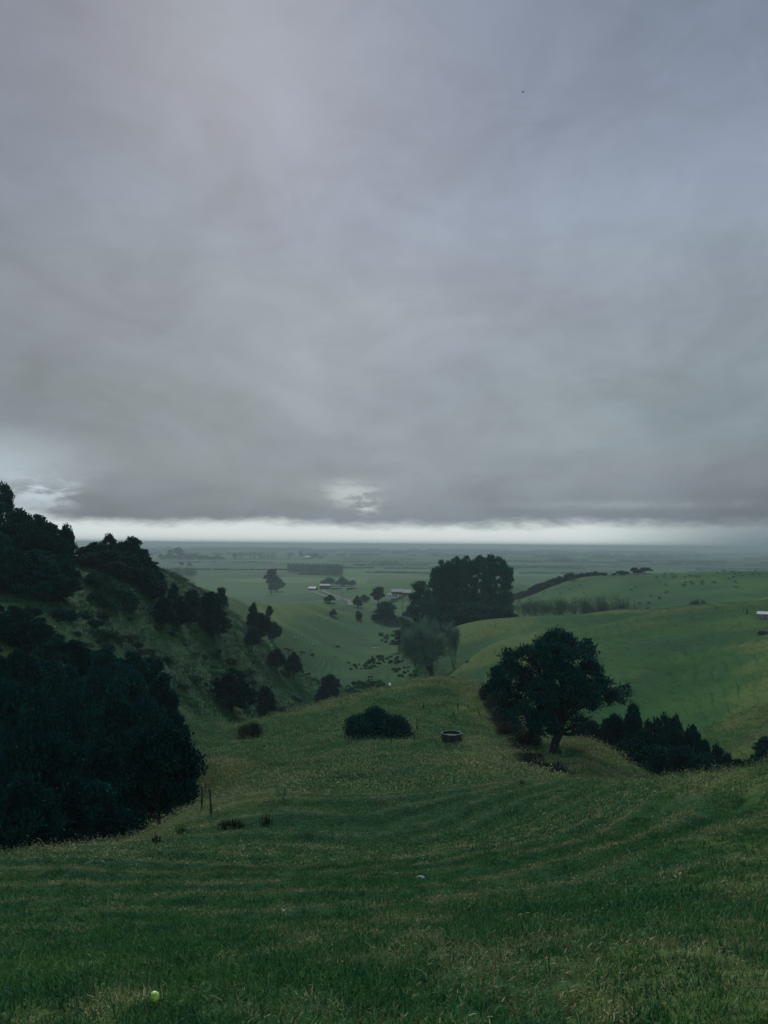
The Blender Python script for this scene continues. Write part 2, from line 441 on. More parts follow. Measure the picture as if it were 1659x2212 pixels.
# ------------------------------------------------------------------ ground sheet
def ground():
    a_in = np.linspace(-0.56, 0.56, 880)
    a_l = np.concatenate([np.linspace(-PI, -1.0, 60, endpoint=False), np.linspace(-1.0, -0.56, 60, endpoint=False)])
    a_r = -a_l[::-1][:-1]
    az = np.concatenate([a_l, a_in, a_r])
    ls = [np.arange(math.log(0.6), math.log(9), 0.012), np.arange(math.log(9), math.log(150), 0.0062),
          np.arange(math.log(150), math.log(1200), 0.011), np.arange(math.log(1200), math.log(15000), 0.035)]
    rr = np.exp(np.concatenate(ls))
    A, R = np.meshgrid(az, rr)
    na, nr = len(az), len(rr)
    # the smooth surface is evaluated on every grid point
    x = (R * np.sin(A)).ravel(); y = (R * np.cos(A)).ravel()
    z = smooth_z(A.ravel(), R.ravel())
    d = R.ravel()
    z = z + relief(x, y, d, z)
    v = np.stack([x, y, z], 1)
    i = np.arange(nr - 1)[:, None] * na; j = np.arange(na)[None]; jn = (j + 1) % na
    f = np.stack([(i + j), (i + jn), (i + na + jn), (i + na + j)], -1).reshape(-1, 4)[:, ::-1]
    v = np.vstack([v, [[0, 0, -1.75]]])
    fan = np.stack([np.arange(na), np.full(na, len(v) - 1), (np.arange(na) + 1) % na], 1)[:, ::-1]
    me = mesh_np('ground', v, [f, fan], smooth=True)
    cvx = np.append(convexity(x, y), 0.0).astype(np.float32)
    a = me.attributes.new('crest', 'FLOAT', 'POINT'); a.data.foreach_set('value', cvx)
    return me

def ground_material():
    m, nt, b = mat('pasture')
    L = nt.links.new
    g = nt.nodes.new('ShaderNodeNewGeometry'); P = g.outputs['Position']
    sp = nt.nodes.new('ShaderNodeSeparateXYZ'); L(P, sp.inputs[0]); x, y, z = sp.outputs
    nn = nt.nodes.new('ShaderNodeSeparateXYZ'); L(g.outputs['Normal'], nn.inputs[0])
    dist = nt.nodes.new('ShaderNodeVectorMath'); dist.operation = 'LENGTH'; L(P, dist.inputs[0]); d = dist.outputs['Value']
    big = tex(nt, P, 0.02, 3); med = tex(nt, P, 0.13, 4, 0.6, 0.3); fine = tex(nt, P, 1.7, 5, 0.65); vfine = tex(nt, P, 9.0, 4, 0.7)
    # straw streaks follow the contour like the stock tracks do
    zw = mth(nt, 'ADD', mth(nt, 'DIVIDE', z, 0.62), mth(nt, 'MULTIPLY', tex(nt, P, 0.07, 2), 6.0))
    wv = mth(nt, 'ABSOLUTE', mth(nt, 'SUBTRACT', mth(nt, 'FRACT', zw), 0.5))
    green = ramp(nt, mth(nt, 'ADD', mth(nt, 'MULTIPLY', big, 0.6), mth(nt, 'MULTIPLY', tex(nt, P, 0.008, 3), 0.4)), [(0.38, G_DARK), (0.5, G_MID), (0.62, G_LIGHT)])
    straw = mth(nt, 'ADD', mth(nt, 'MULTIPLY', med, 1.1), mth(nt, 'ADD', mth(nt, 'MULTIPLY', fine, 0.7), mth(nt, 'MULTIPLY', wv, 0.35)))
    nearw = smoothn(nt, d, 200, 700, 1.0, 0.5)
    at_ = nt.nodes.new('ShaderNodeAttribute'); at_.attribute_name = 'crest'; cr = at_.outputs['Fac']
    crest = smoothn(nt, cr, -0.02, 0.08, -0.45, 0.60)  # dry straw on crests, greener hollows; also puts light and shade into the colour
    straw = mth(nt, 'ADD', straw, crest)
    left = mth(nt, 'MULTIPLY', smoothn(nt, mth(nt, 'DIVIDE', x, mth(nt, 'MAXIMUM', y, 1.0)), -0.17, -0.10, 1.0, 0.0), mth(nt, 'MULTIPLY', smoothn(nt, d, 110, 145), smoothn(nt, d, 320, 480, 1.0, 0.0)))
    straw = mth(nt, 'SUBTRACT', straw, mth(nt, 'MULTIPLY', left, 0.8))  # less straw on the left hillside, so its shade sits in the colour
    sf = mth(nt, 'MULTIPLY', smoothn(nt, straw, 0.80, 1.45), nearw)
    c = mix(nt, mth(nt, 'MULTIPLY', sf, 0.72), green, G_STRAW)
    # rough dark clumps
    dk = smoothn(nt, mth(nt, 'ADD', mth(nt, 'MULTIPLY', fine, 0.6), mth(nt, 'MULTIPLY', vfine, 0.4)), 0.36, 0.5, 0.45, 1.0)
    dkc = nt.nodes.new('ShaderNodeCombineColor')
    for i in range(3): L(dk, dkc.inputs[i])
    c = mix(nt, smoothn(nt, d, 150, 500, 1.0, 0.25), c, mix(nt, 1.0, c, dkc.outputs[0], 'MULTIPLY'))
    # bracken on the left hillside, deepened to carry its shade in the colour
    br = mth(nt, 'MULTIPLY', left, smoothn(nt, tex(nt, P, 0.09, 5, 0.65, 0.5), 0.42, 0.58, 0.25, 1.0))
    c = mix(nt, mth(nt, 'MULTIPLY', br, 0.85), c, G_FERN_SHADE)
    # flat paddocks far out: each fenced field has its own green
    vo = nt.nodes.new('ShaderNodeTexVoronoi'); vo.inputs['Scale'].default_value = 0.0022; vo.distance = 'CHEBYCHEV'; L(P, vo.inputs['Vector'])
    vs = nt.nodes.new('ShaderNodeSeparateColor'); L(vo.outputs['Color'], vs.inputs[0])
    fc = ramp(nt, vs.outputs[0], [(0.0, G_DARK), (0.3, G_MID), (0.6, G_LIGHT), (0.85, G_FIELD), (1.0, (0.03, 0.07, 0.045, 1))])
    c = mix(nt, smoothn(nt, d, 1150, 1500), c, fc)
    hv = nt.nodes.new('ShaderNodeHueSaturation'); L(c, hv.inputs['Color'])
    L(smoothn(nt, tex(nt, P, 0.006, 4), 0.3, 0.7, 0.86, 1.14), hv.inputs['Value'])
    L(hv.outputs[0], b.inputs['Base Color'])
    b.inputs['Roughness'].default_value = 0.9; b.inputs['Specular IOR Level'].default_value = 0.15
    bu = nt.nodes.new('ShaderNodeBump'); bu.inputs['Distance'].default_value = 0.35
    hgt = mth(nt, 'ADD', mth(nt, 'MULTIPLY', fine, 0.8), mth(nt, 'MULTIPLY', vfine, 0.25))
    L(hgt, bu.inputs['Height']); L(smoothn(nt, d, 300, 1000, 0.8, 0.0), bu.inputs['Strength'])
    L(bu.outputs[0], b.inputs['Normal'])
    return m
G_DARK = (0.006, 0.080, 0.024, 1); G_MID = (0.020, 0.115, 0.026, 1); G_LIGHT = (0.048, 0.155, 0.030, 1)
G_STRAW = (0.125, 0.185, 0.045, 1); G_FERN_SHADE = (0.010, 0.050, 0.028, 1); G_FIELD = (0.085, 0.19, 0.055, 1)
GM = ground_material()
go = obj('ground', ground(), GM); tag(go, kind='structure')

# ------------------------------------------------------------------ haze
def haze():
    m = bpy.data.materials.new('haze_air'); m.use_nodes = True; nt = m.node_tree; nt.nodes.clear()
    o = nt.nodes.new('ShaderNodeOutputMaterial'); v = nt.nodes.new('ShaderNodeVolumePrincipled')
    v.inputs['Color'].default_value = HAZE_COL; v.inputs['Density'].default_value = HAZE_D; v.inputs['Anisotropy'].default_value = 0.0
    nt.links.new(v.outputs[0], o.inputs['Volume'])
    s = 15600
    h = MB().box(-s, s, -s, s, PLAIN - 6, 21).build('haze', m)
    h.display_type = 'WIRE'
    return tag(h, kind='stuff')
HAZE_D = 0.00019; HAZE_COL = (0.68, 0.90, 0.88, 1)
haze()

# render settings
SC.render.engine = 'CYCLES'
SC.view_settings.view_transform = 'Standard'; SC.view_settings.look = 'None'
SC.view_settings.exposure = 0.0; SC.view_settings.gamma = 1.0; SC.view_settings.use_curve_mapping = False
cy = SC.cycles
cy.max_bounces = 4; cy.diffuse_bounces = 2; cy.glossy_bounces = 2; cy.transmission_bounces = 2; cy.volume_bounces = 0; cy.transparent_max_bounces = 4
cy.use_denoising = True; cy.denoiser = 'OPENIMAGEDENOISE'
try: cy.denoising_input_passes = 'RGB_ALBEDO_NORMAL'; cy.denoising_prefilter = 'FAST'
except Exception: pass
cy.use_fast_gi = False
# ------------------------------------------------------------------ plant shapes
def unit(v): return v / np.maximum(np.linalg.norm(v, axis=-1, keepdims=True), 1e-9)

def leaves_np(cen, axis, per, leaf, spread, rng, width=0.34, flat=1.0, loose=0.8):
    """leaf quads gathered round clump centres"""
    n = len(cen) * per
    c = np.repeat(cen, per, 0); a = np.repeat(axis, per, 0)
    off = rng.normal(size=(n, 3)) * spread * np.array([1, 1, flat])
    p = c + off + a * rng.uniform(-0.3, 1.0, (n, 1)) * spread
    d = unit(a + rng.normal(size=(n, 3)) * loose)
    s = unit(np.cross(d, unit(rng.normal(size=(n, 3)))))
    l = leaf * rng.uniform(0.55, 1.35, (n, 1)); w = l * width
    v = np.stack([p, p + d * l * 0.45 + s * w, p + d * l, p + d * l * 0.5 - s * w], 1)
    f = np.arange(n * 4).reshape(n, 4)
    return v.reshape(-1, 3), f

def crown_mesh(name, lobes, nclump, leaf, seed, per=14, spread=None, up=0.35, lower=-0.45, flat=0.7, width=0.34, loose=0.8, inner=0.7, gaps=0.42):
    rng = np.random.default_rng(seed)
    L = np.array(lobes, float)
    area = L[:, 3] * L[:, 4] + L[:, 4] * L[:, 5] + L[:, 3] * L[:, 5]
    cs = []; ax = []
    tot = 0
    while tot < nclump:
        k = rng.choice(len(L), size=nclump, p=area / area.sum())
        d = unit(rng.normal(size=(nclump, 3)))
        d = d[d[:, 2] > lower]; k = k[:len(d)]
        r = rng.uniform(inner, 1.03, (len(d), 1)) 
        # lumpy skin
        bump = 1 + 0.24 * (vnoise(d[:, 0] * 3 + 5 * k, d[:, 1] * 3 + d[:, 2] * 3, seed) - 0.5)[:, None] * 2
        p = L[k, :3] + d * L[k, 3:6] * r * bump
        q = np.linalg.norm((p[:, None] - L[None, :, :3]) / L[None, :, 3:6], axis=2)
        keep = q.min(1) > 0.58
        R_ = L[k, 3:4].mean(); g_ = vnoise(p[:, 0] / (R_ * .55) + p[:, 2] / (R_ * .9), p[:, 1] / (R_ * .55) - p[:, 2] / (R_ * .5), seed + 3)
        keep &= g_ > gaps
        cs.append(p[keep]); ax.append(unit(d[keep] + [0, 0, up])); tot += int(keep.sum())
    c = np.concatenate(cs)[:nclump]; a = np.concatenate(ax)[:nclump]
    v, f = leaves_np(c, a, per, leaf, spread if spread else leaf * 0.9, rng, width, flat, loose)
    return mesh_np(name, v, f)

def limbs(mb, base, lobes, r0, seed, fork=0.35, n=5):
    rnd = random.Random(seed)
    for L in lobes:
        t = Vector(L[:3]); b = Vector(base)
        st = b + (Vector((0, 0, 1)) * (t.z - b.z) * fork * rnd.uniform(0.2, 1.0))
        m1 = st.lerp(t, 0.45) + Vector((rnd.uniform(-1, 1), rnd.uniform(-1, 1), rnd.uniform(-0.3, 1))) * 0.06 * (t - st).length
        m2 = st.lerp(t, 0.8) + Vector((rnd.uniform(-1, 1), rnd.uniform(-1, 1), rnd.uniform(-0.3, 1))) * 0.06 * (t - st).length
        mb.tube([st, m1, m2, t + (t - m1) * 0.25], [r0 * 0.5, r0 * 0.36, r0 * 0.22, r0 * 0.08], n, cap=False)
    return mb

BARK = plain('bark', (0.022, 0.034, 0.034, 1), 0.9, 0.4, 6)
BARK_PALE = plain('pale_bark', (0.065, 0.085, 0.070, 1), 0.9, 0.3, 6)
F_DARK = foliage('foliage_dark', (0.002, 0.046, 0.052, 1), (0.005, 0.066, 0.062, 1), (0.013, 0.100, 0.072, 1))
F_TOT = foliage('foliage_broad', (0.002, 0.046, 0.052, 1), (0.005, 0.068, 0.062, 1), (0.014, 0.100, 0.072, 1), scale=0.9)
F_PINE = foliage('foliage_pine', (0.005, 0.080, 0.066, 1), (0.012, 0.115, 0.085, 1), (0.026, 0.150, 0.095, 1), scale=0.25)
F_SHRUB = foliage('foliage_shrub', (0.010, 0.070, 0.055, 1), (0.024, 0.100, 0.062, 1), (0.048, 0.135, 0.065, 1), scale=0.5)
F_BROWN = foliage('foliage_bramble', (0.016, 0.040, 0.036, 1), (0.034, 0.058, 0.046, 1), (0.062, 0.084, 0.056, 1), scale=0.9)
F_FERN = foliage('foliage_fern', (0.030, 0.090, 0.040, 1), (0.055, 0.120, 0.045, 1), (0.090, 0.150, 0.055, 1), scale=0.8)
TWIG = foliage('bare_twigs', (0.10, 0.20, 0.145, 1), (0.15, 0.26, 0.18, 1), (0.20, 0.32, 0.21, 1), scale=0.2)
TWIG_FAINT = foliage('bare_twigs_faint', (0.045, 0.12, 0.075, 1), (0.06, 0.15, 0.09, 1), (0.08, 0.18, 0.11, 1), scale=0.2)
TWIG_MAUVE = foliage('bare_twigs_mauve', (0.060, 0.10, 0.115, 1), (0.08, 0.12, 0.135, 1), (0.105, 0.145, 0.15, 1), scale=0.2)

class Kind:
    """one growth form: a trunk mesh and a crown mesh, z up from 0"""
    def __init__(s, trunk, crown, tm, cm):
        if len(trunk.materials) == 0: trunk.materials.append(tm)
        if crown is not None and len(crown.materials) == 0: crown.materials.append(cm)
        s.t, s.c = trunk, crown
        src = crown if crown is not None else trunk
        co = np.empty(len(src.vertices) * 3, np.float32); src.vertices.foreach_get('co', co); co = co.reshape(-1, 3)
        s.h = float(np.percentile(co[:, 2], 99.7)); s.w = float(np.percentile(co[:, 0], 99) - np.percentile(co[:, 0], 1))

def put(kind, name, loc, h, w=None, rz=None, label=None, cat='tree', group=None, parts=('trunk', 'crown'), sink=0.25, lean=0.0, ):
    o = empty(name, loc, random.uniform(0, 2 * PI) if rz is None else rz, label, cat, group)
    o.location.z -= sink
    if lean: o.rotation_euler[1] = lean
    sz = (h + sink) / kind.h; sx = sz if w is None else w / kind.w
    o.scale = (sx, sx, sz)
    obj(parts[0], kind.t, None, o)
    if kind.c is not None: obj(parts[1], kind.c, None, o)
    return o

def px_h(px, top_py, loc):
    """height that reaches image row top_py for something standing at loc"""
    d = math.hypot(loc.x, loc.y); return max(0.3, at(px, top_py, d).z - loc.z)

def px_w(wpx, loc): return wpx / F * loc.y

def grow(kind, name, px, base, top, wpx, label, group=None, cat='tree', d=None, rz=None, **k):
    loc = spot(px, d) if d else hit(px, base, dmin=k.pop('dmin', 2.0))
    k.pop('dmin', None)
    return put(kind, name, loc, px_h(px, top, loc), px_w(wpx, loc), rz, label, cat, group, **k)

def round_lobes(seed, n=10, h=10.0, r=3.6, cb=0.25, top_pow=1.0):
    rnd = random.Random(seed); L = []
    for i in range(n):
        t = (i + 0.5) / n; z = h * (cb + (0.92 - cb) * t)
        rr = r * math.sin(PI * min(1, 0.25 + 0.70 * t) ** top_pow) * rnd.uniform(0.45, 1.0)
        a = i * 2.4 + rnd.uniform(-0.5, 0.5); s = rnd.uniform(0.20, 0.40) * r * (1.1 - 0.35 * t)
        L.append((rr * math.cos(a), rr * math.sin(a), z - s * 0.3, s * 1.15, s * 1.15, s * 0.85))
    L.append((0, 0, h * (cb + 0.42 * (1 - cb)), r * 0.52, r * 0.52, h * (1 - cb) * 0.36))
    return L

def mk_round(seed, n=10, h=10, r=3.6, cb=0.25, nclump=1300, leaf=0.34, cm=None, tr=0.28, **k):
    L = round_lobes(seed, n, h, r, cb); mb = MB()
    mb.tube([(0, 0, -0.6), (0.05, 0, h * cb * 0.6), (0.0, 0.05, h * cb), (0.1, 0, h * 0.75)], [tr * 1.25, tr, tr * 0.85, tr * 0.3], 8)
    limbs(mb, (0, 0, h * cb * 0.7), L, tr, seed)
    return Kind(mb.mesh('trunk', True), crown_mesh('crown', L, nclump, leaf, seed, **k), BARK, cm or F_DARK)

def mk_cone(seed, h=8, r=2.2, cm=None, nclump=900, leaf=0.3, forks=1, cb=0.2):
    rnd = random.Random(seed); L = []
    for i in range(9):
        t = i / 8; z = h * (cb + 0.08 + (0.9 - cb) * t); s = r * (1 - 0.72 * t ** 1.5) * 0.62
        for j in range(3 if i < 7 else 1):
            a = j * 2.1 + i * 1.3; q = s * (0.75 if i < 7 else 0.1)
            L.append((q * math.cos(a), q * math.sin(a), z + rnd.uniform(-.3, .3), s * rnd.uniform(.7, 1), s * rnd.uniform(.7, 1), s * 0.8))
    mb = MB()
    for k in range(forks):
        o = (k - (forks - 1) / 2) * 0.35
        mb.tube([(o * 0.3, 0, -0.5), (o, 0, h * cb), (o * 1.2, 0, h * 0.8)], [0.16, 0.12, 0.04], 7)
    return Kind(mb.mesh('trunk', True), crown_mesh('crown', L, nclump, leaf, seed, up=0.7), BARK, cm or F_DARK)

def mk_pine(seed, h=40.0, r=5.5, cb=0.16, nclump=560, leaf=1.0):
    rnd = random.Random(seed); L = []; mb = MB()
    mb.tube([(0, 0, -1), (0.2, 0, h * 0.4), (-0.2, 0.2, h * 0.7), (0, 0, h * 0.95)], [0.65, 0.5, 0.34, 0.1], 8)
    n = 22
    for i in range(n):
        t = i / (n - 1); z = h * (cb + (0.95 - cb) * t)
        for j in range(2 if t > 0.35 else 3):
            if rnd.random() < (0.42 if 0.40 < t < 0.72 else 0.12) and t < 0.78: continue
            a = rnd.uniform(0, 2 * PI); q = r * rnd.uniform(0.35, 0.8) * (1.0 if t < 0.85 else 0.6)
            s = r * rnd.uniform(0.26, 0.44) * (0.8 + 0.35 * t)
            L.append((q * math.cos(a), q * math.sin(a), z + rnd.uniform(-1.2, 1.2), s, s, s * 0.5))
            mb.tube([(0, 0, z - 1.6), (q * 0.5 * math.cos(a), q * 0.5 * math.sin(a), z - 0.8), (q * math.cos(a), q * math.sin(a), z)], [0.16, 0.12, 0.06], 4, cap=False)
    return Kind(mb.mesh('trunk', True), crown_mesh('crown', L, nclump, leaf, seed, up=0.5, spread=0.7, gaps=0.5), BARK, F_PINE)

def ribbon_tree(seed, h=12.0, spread=0.55, depth=5, r0=0.3, stems=1, upright=0.5, kids=(3, 5), twig=0.022, trunk_h=0.15, mains=3, fan=0.33):
    """leafless tree: trunk mesh and twig mesh"""
    rnd = random.Random(seed); tr = MB(); segs = []
    def grow_b(p, d, l, r, lv):
        n = 3; pts = [p.copy()]; q = p.copy(); dd = d.copy()
        for i in range(n):
            dd = (dd + Vector((rnd.gauss(0, 1), rnd.gauss(0, 1), rnd.gauss(0, .6) + upright * 0.5)) * 0.16).normalized()
            q = q + dd * (l / n); pts.append(q.copy())
        rs = [r * (1 - 0.14 * i) for i in range(n + 1)]
        if lv <= 1: tr.tube(pts, rs, 6, cap=False)
        else: segs.append((pts, rs))
        if lv >= depth: return
        for k in range(rnd.randint(*kids)):
            t = rnd.uniform(0.35, 1.0); i = min(int(t * n), n - 1); b = pts[i].lerp(pts[i + 1], t * n - i)
            a = Vector((rnd.gauss(0, 1), rnd.gauss(0, 1), rnd.gauss(0, .5))); a = (a - a.project(dd)).normalized()
            nd = (dd * (1 - spread * rnd.uniform(.5, 1)) + a * spread * rnd.uniform(0.6, 1.1) + Vector((0, 0, upright * 0.3))).normalized()
            grow_b(b, nd, l * rnd.uniform(0.55, 0.8), max(r * 0.55, twig), lv + 1)
        grow_b(pts[-1], dd, l * 0.7, max(r * 0.6, twig), lv + 1)
    for s in range(stems):
        a = rnd.uniform(0, 2 * PI); tilt = 0.0 if stems == 1 else rnd.uniform(0.08, 0.35)
        d = Vector((math.cos(a) * tilt, math.sin(a) * tilt, 1)).normalized()
        b = Vector((math.cos(a), math.sin(a), 0)) * (0.0 if stems == 1 else 0.3)
        if stems == 1:
            tr.tube([(0, 0, -0.6), (0, 0, h * trunk_h)], [r0 * 1.3, r0], 8, cap=False); b = Vector((0, 0, h * trunk_h))
        for k in range(mains if stems == 1 else 1):
            e = d + Vector((rnd.gauss(0, 1), rnd.gauss(0, 1), 0)) * (fan if stems == 1 else 0.05)
            grow_b(b, e.normalized(), h * 0.34, r0 * 0.7, 1)
    V = []; Fc = []
    for pts, rs in segs:
        for i in range(len(pts) - 1):
            p, q = pts[i], pts[i + 1]; t = (q - p).normalized()
            a = t.orthogonal().normalized(); b = t.cross(a); o = len(V)
            for c, r in ((p, rs[i]), (q, rs[i + 1])):
                for k in range(3):
                    th = 2 * PI * k / 3; V.append(c + (a * math.cos(th) + b * math.sin(th)) * r)
            for k in range(3): Fc.append((o + k, o + (k + 1) % 3, o + 3 + (k + 1) % 3, o + 3 + k))
    return tr.mesh('trunk', True), mesh_np('crown', np.array([tuple(v) for v in V]), np.array(Fc))

def mk_bare(seed, m=None, **k):
    t, c = ribbon_tree(seed, **k); return Kind(t, c, BARK_PALE if m is None else m, m or TWIG)

def mk_poplar(seed, h=28.0, r=2.0):
    rnd = random.Random(seed); mb = MB(); mb.tube([(0, 0, -1), (0, 0, h * 0.9)], [0.35, 0.06], 6)
    L = [(rnd.uniform(-.4, .4), rnd.uniform(-.4, .4), h * (0.16 + 0.82 * i / 8), r * (1 - .5 * (i / 8) ** 2) * .8, r * (1 - .5 * (i / 8) ** 2) * .8, h * .09) for i in range(9)]
    return Kind(mb.mesh('trunk', True), crown_mesh('crown', L, 240, 1.3, seed, up=1.4, width=0.07, per=9, spread=0.6, loose=0.4), BARK, TWIG)

def mk_shrub(seed, r=1.6, h=1.6, n=7, nclump=500, leaf=0.22, cm=None, **k):
    rnd = random.Random(seed); L = []
    for i in range(n):
        a = rnd.uniform(0, 2 * PI); q = r * rnd.uniform(0.1, 0.75); s = r * rnd.uniform(0.28, 0.45)
        L.append((q * math.cos(a), q * math.sin(a), h * rnd.uniform(0.3, 0.72) * (1.15 - 0.5 * q / r), s, s, h * rnd.uniform(.28, .4)))
    mb = MB()
    for L1 in L: mb.tube([(L1[0] * 0.15, L1[1] * 0.15, -0.4), (L1[0] * .6, L1[1] * .6, L1[2] * .5), (L1[0], L1[1], L1[2])], [0.05, 0.04, 0.015], 5, cap=False)
    k.setdefault('lower', -0.85)
    return Kind(mb.mesh('stems', True), crown_mesh('foliage', L, nclump, leaf, seed, **k), BARK, cm or F_SHRUB)

# growth forms used more than once
FOREST = [mk_round(100 + i, n=17 + i % 3, h=11, r=3.9 + 0.3 * (i % 3), cb=0.16 + 0.05 * (i % 2), nclump=1500, leaf=0.40, spread=0.30, up=0.25, flat=0.45) for i in range(5)]
HILLTOP = [mk_round(120 + i, n=20, h=15, r=4.6, cb=0.14, nclump=1400, leaf=0.52, spread=0.40, up=0.3, flat=0.4) for i in range(4)]
OPEN = [mk_round(132 + i, n=11, h=11, r=3.9, cb=0.42, nclump=1300, leaf=0.36, spread=0.32, up=0.25, tr=0.2) for i in range(2)]
SPRAY = [mk_round(135 + i, n=9, h=15, r=4.4, cb=0.45, nclump=420, leaf=0.55, spread=0.45, up=0.4, flat=0.4, inner=0.85, tr=0.2) for i in range(2)]
CONE = [mk_cone(140 + i, forks=1 + i % 2, cb=0.24) for i in range(3)]
DOME = [mk_round(150 + i, n=10, h=10, r=5.2, cb=0.28, nclump=700, leaf=0.7, cm=F_PINE) for i in range(2)]
PINE = [mk_pine(160 + i) for i in range(4)]
BARE = [mk_bare(170 + i, m=TWIG_FAINT, h=12, depth=5, r0=0.16, stems=3, upright=0.3, spread=0.62, twig=0.011) for i in range(3)]
BARE_M = [mk_bare(180 + i, m=TWIG_MAUVE, h=9, depth=5, r0=0.2, stems=4, upright=0.35, spread=0.6, twig=0.018) for i in range(2)]
POPLAR = [mk_poplar(190 + i) for i in range(3)]
SHRUB = [mk_shrub(200 + i) for i in range(4)]
SHRUB_D = [mk_shrub(210 + i, cm=F_DARK, r=1.8, h=2.0) for i in range(3)]
BRAMBLE = [mk_shrub(220 + i, cm=F_BROWN, nclump=420, leaf=0.16, spread=0.2, width=0.14, per=20, inner=0.8) for i in range(3)]

F_REED = foliage('foliage_reed', (0.055, 0.19, 0.10, 1), (0.085, 0.25, 0.12, 1), (0.14, 0.32, 0.14, 1), scale=0.3)
REED = [mk_shrub(230 + i, cm=F_REED, n=9, r=1.8, h=1.5, nclump=420, up=0.9, width=0.2, lower=-0.3) for i in range(3)]

# ---- the spreading tree on the spur
def spreading_tree():
    loc = hit(1203, 1626, dmin=60); d = math.hypot(loc.x, loc.y); s = d / F
    def P(px, py, y): return ((px - 1203) * s, y, (1626 - py) * s)
    spec = [(1110,1478,52),(1085,1505,34),(1140,1445,50),(1180,1418,44),(1213,1400,38),(1236,1412,34),(1258,1425,30),(1257,1402,15),(1275,1462,34),
            (1300,1484,34),(1326,1500,30),(1334,1520,18),(1200,1468,58),(1165,1490,46),(1235,1500,50),(1128,1540,40),(1165,1560,36),(1205,1555,38),(1240,1560,26),
            (1092,1545,24),(1300,1512,22),(1262,1520,26)]
    rnd = random.Random(5); L = []
    for px, py, r in spec:
        x, _, z = P(px, py, 0); R = r * s; lim = 6.4 * math.sqrt(max(0.05, 1 - ((px - 1205) / 160) ** 2))
        for k in range(2 if r > 30 else 1):
            y = rnd.uniform(-lim, lim) * (0.75 if k else 0.5)
            L.append((x, y, z, R * 0.68, R * 0.75, R * 0.52))
    L.append((*P(1205, 1490, 0), 3.4, 3.6, 2.0))
    crown = crown_mesh('crown', L, 4000, 0.34, 31, per=14, gaps=0.46, spread=0.26, up=0.45, lower=-0.8, flat=0.6, width=0.2, inner=0.72, loose=0.6)
    mb = MB()
    q = lambda px, py, y=0: P(px, py, y)
    mb.tube([(-0.35, 0.1, -0.9), q(1196, 1626), q(1200, 1604), q(1209, 1584), q(1214, 1562), q(1212, 1530)], [0.95, 0.62, 0.46, 0.42, 0.36, 0.26], 12)
    for a in range(6):
        th = a * 1.05 + 0.3
        mb.tube([(-0.3 + 0.3 * math.cos(th), 0.3 * math.sin(th), 0.55), (-0.3 + 0.9 * math.cos(th), 0.9 * math.sin(th), -0.15), (-0.3 + 1.6 * math.cos(th), 1.6 * math.sin(th), -0.7)], [0.22, 0.17, 0.07], 6)
    heads = [((1206,1590),(1180,1560),(1140,1530),(1095,1500)), ((1209,1584),(1235,1572),(1250,1562),(1262,1548)), ((1213,1565),(1235,1530),(1270,1505),(1325,1505)),
             ((1212,1550),(1195,1500),(1175,1450),(1165,1425)), ((1212,1540),(1218,1490),(1215,1440),(1216,1400)), ((1214,1550),(1240,1500),(1258,1450),(1260,1410)),
             ((1210,1560),(1170,1520),(1140,1480),(1115,1460)), ((1213,1545),(1250,1510),(1285,1480),(1310,1470))]
    for i, hd in enumerate(heads):
        for k in range(3):
            yy = rnd.uniform(-3, 3); pts = [Vector(P(a, b, yy * j / 3 + (rnd.uniform(-.2, .2) if j else 0))) for j, (a, b) in enumerate(hd)]
            if k: pts = [pts[0]] + [p + Vector((rnd.uniform(-1, 1), 0, rnd.uniform(-.8, .8))) for p in pts[1:]]
            mb.tube(pts, [0.24, 0.15, 0.09, 0.03], 6, cap=False)
            for t in range(8):
                j = rnd.randint(1, 2); b = pts[j].lerp(pts[j + 1], rnd.random()); e = b + Vector((rnd.gauss(0, .8), rnd.gauss(0, .8), rnd.uniform(-.1, 1.1)))
                mb.tube([b, e], [0.04, 0.012], 4, cap=False)
    K = Kind(mb.mesh('trunk', True), crown, BARK, F_TOT)
    o = empty('spreading_tree', loc, 0, 'large broad-crowned dark tree with a bent trunk on the spur right of the trough', 'tree')
    obj('trunk', K.t, None, o); obj('crown', K.c, None, o)
spreading_tree()

# ---- wooded gully on the left
G = 'dark evergreen trees packed in the left gully'
lab = 'dark evergreen in the black wood that fills the gully at the left edge'
for i, (px, top, d, w) in enumerate([(-30,1300,120,110),(25,1312,118,90),(75,1335,116,80),(120,1375,104,90),(172,1385,106,80),(225,1400,104,85),(280,1412,104,85),(330,1425,108,70),
        (-20,1400,92,110),(50,1410,90,100),(130,1430,88,105),(205,1445,88,100),(280,1450,86,110),(350,1462,92,80),
        (0,1480,72,130),(90,1490,70,120),(180,1500,70,125),(265,1510,72,120),(335,1515,76,100),(385,1540,80,66),
        (-30,1560,58,150),(50,1580,56,150),(140,1590,56,150),(225,1595,58,150),(285,1590,60,110),(365,1600,70,90),
        (-20,1660,46,150),(70,1680,46,150),(160,1690,48,140),(230,1690,52,120),(395,1600,76,56)]):
    kd = OPEN[i % 2] if px > 350 and d < 80 else FOREST[(i * 3 + 1) % 5]
    o = grow(kd, 'evergreen_tree', px, 0, top, w, lab, G, d=d)
grow(OPEN[0], 'evergreen_tree', 352, 0, 1572, 150, 'evergreen ending the left wood, its straight trunk showing at the pasture edge', d=43, rz=0.6)
grow(OPEN[1], 'evergreen_tree', 398, 0, 1640, 64, 'smaller evergreen with thin stems beside the straight trunk at the wood edge', d=52, rz=2.6)

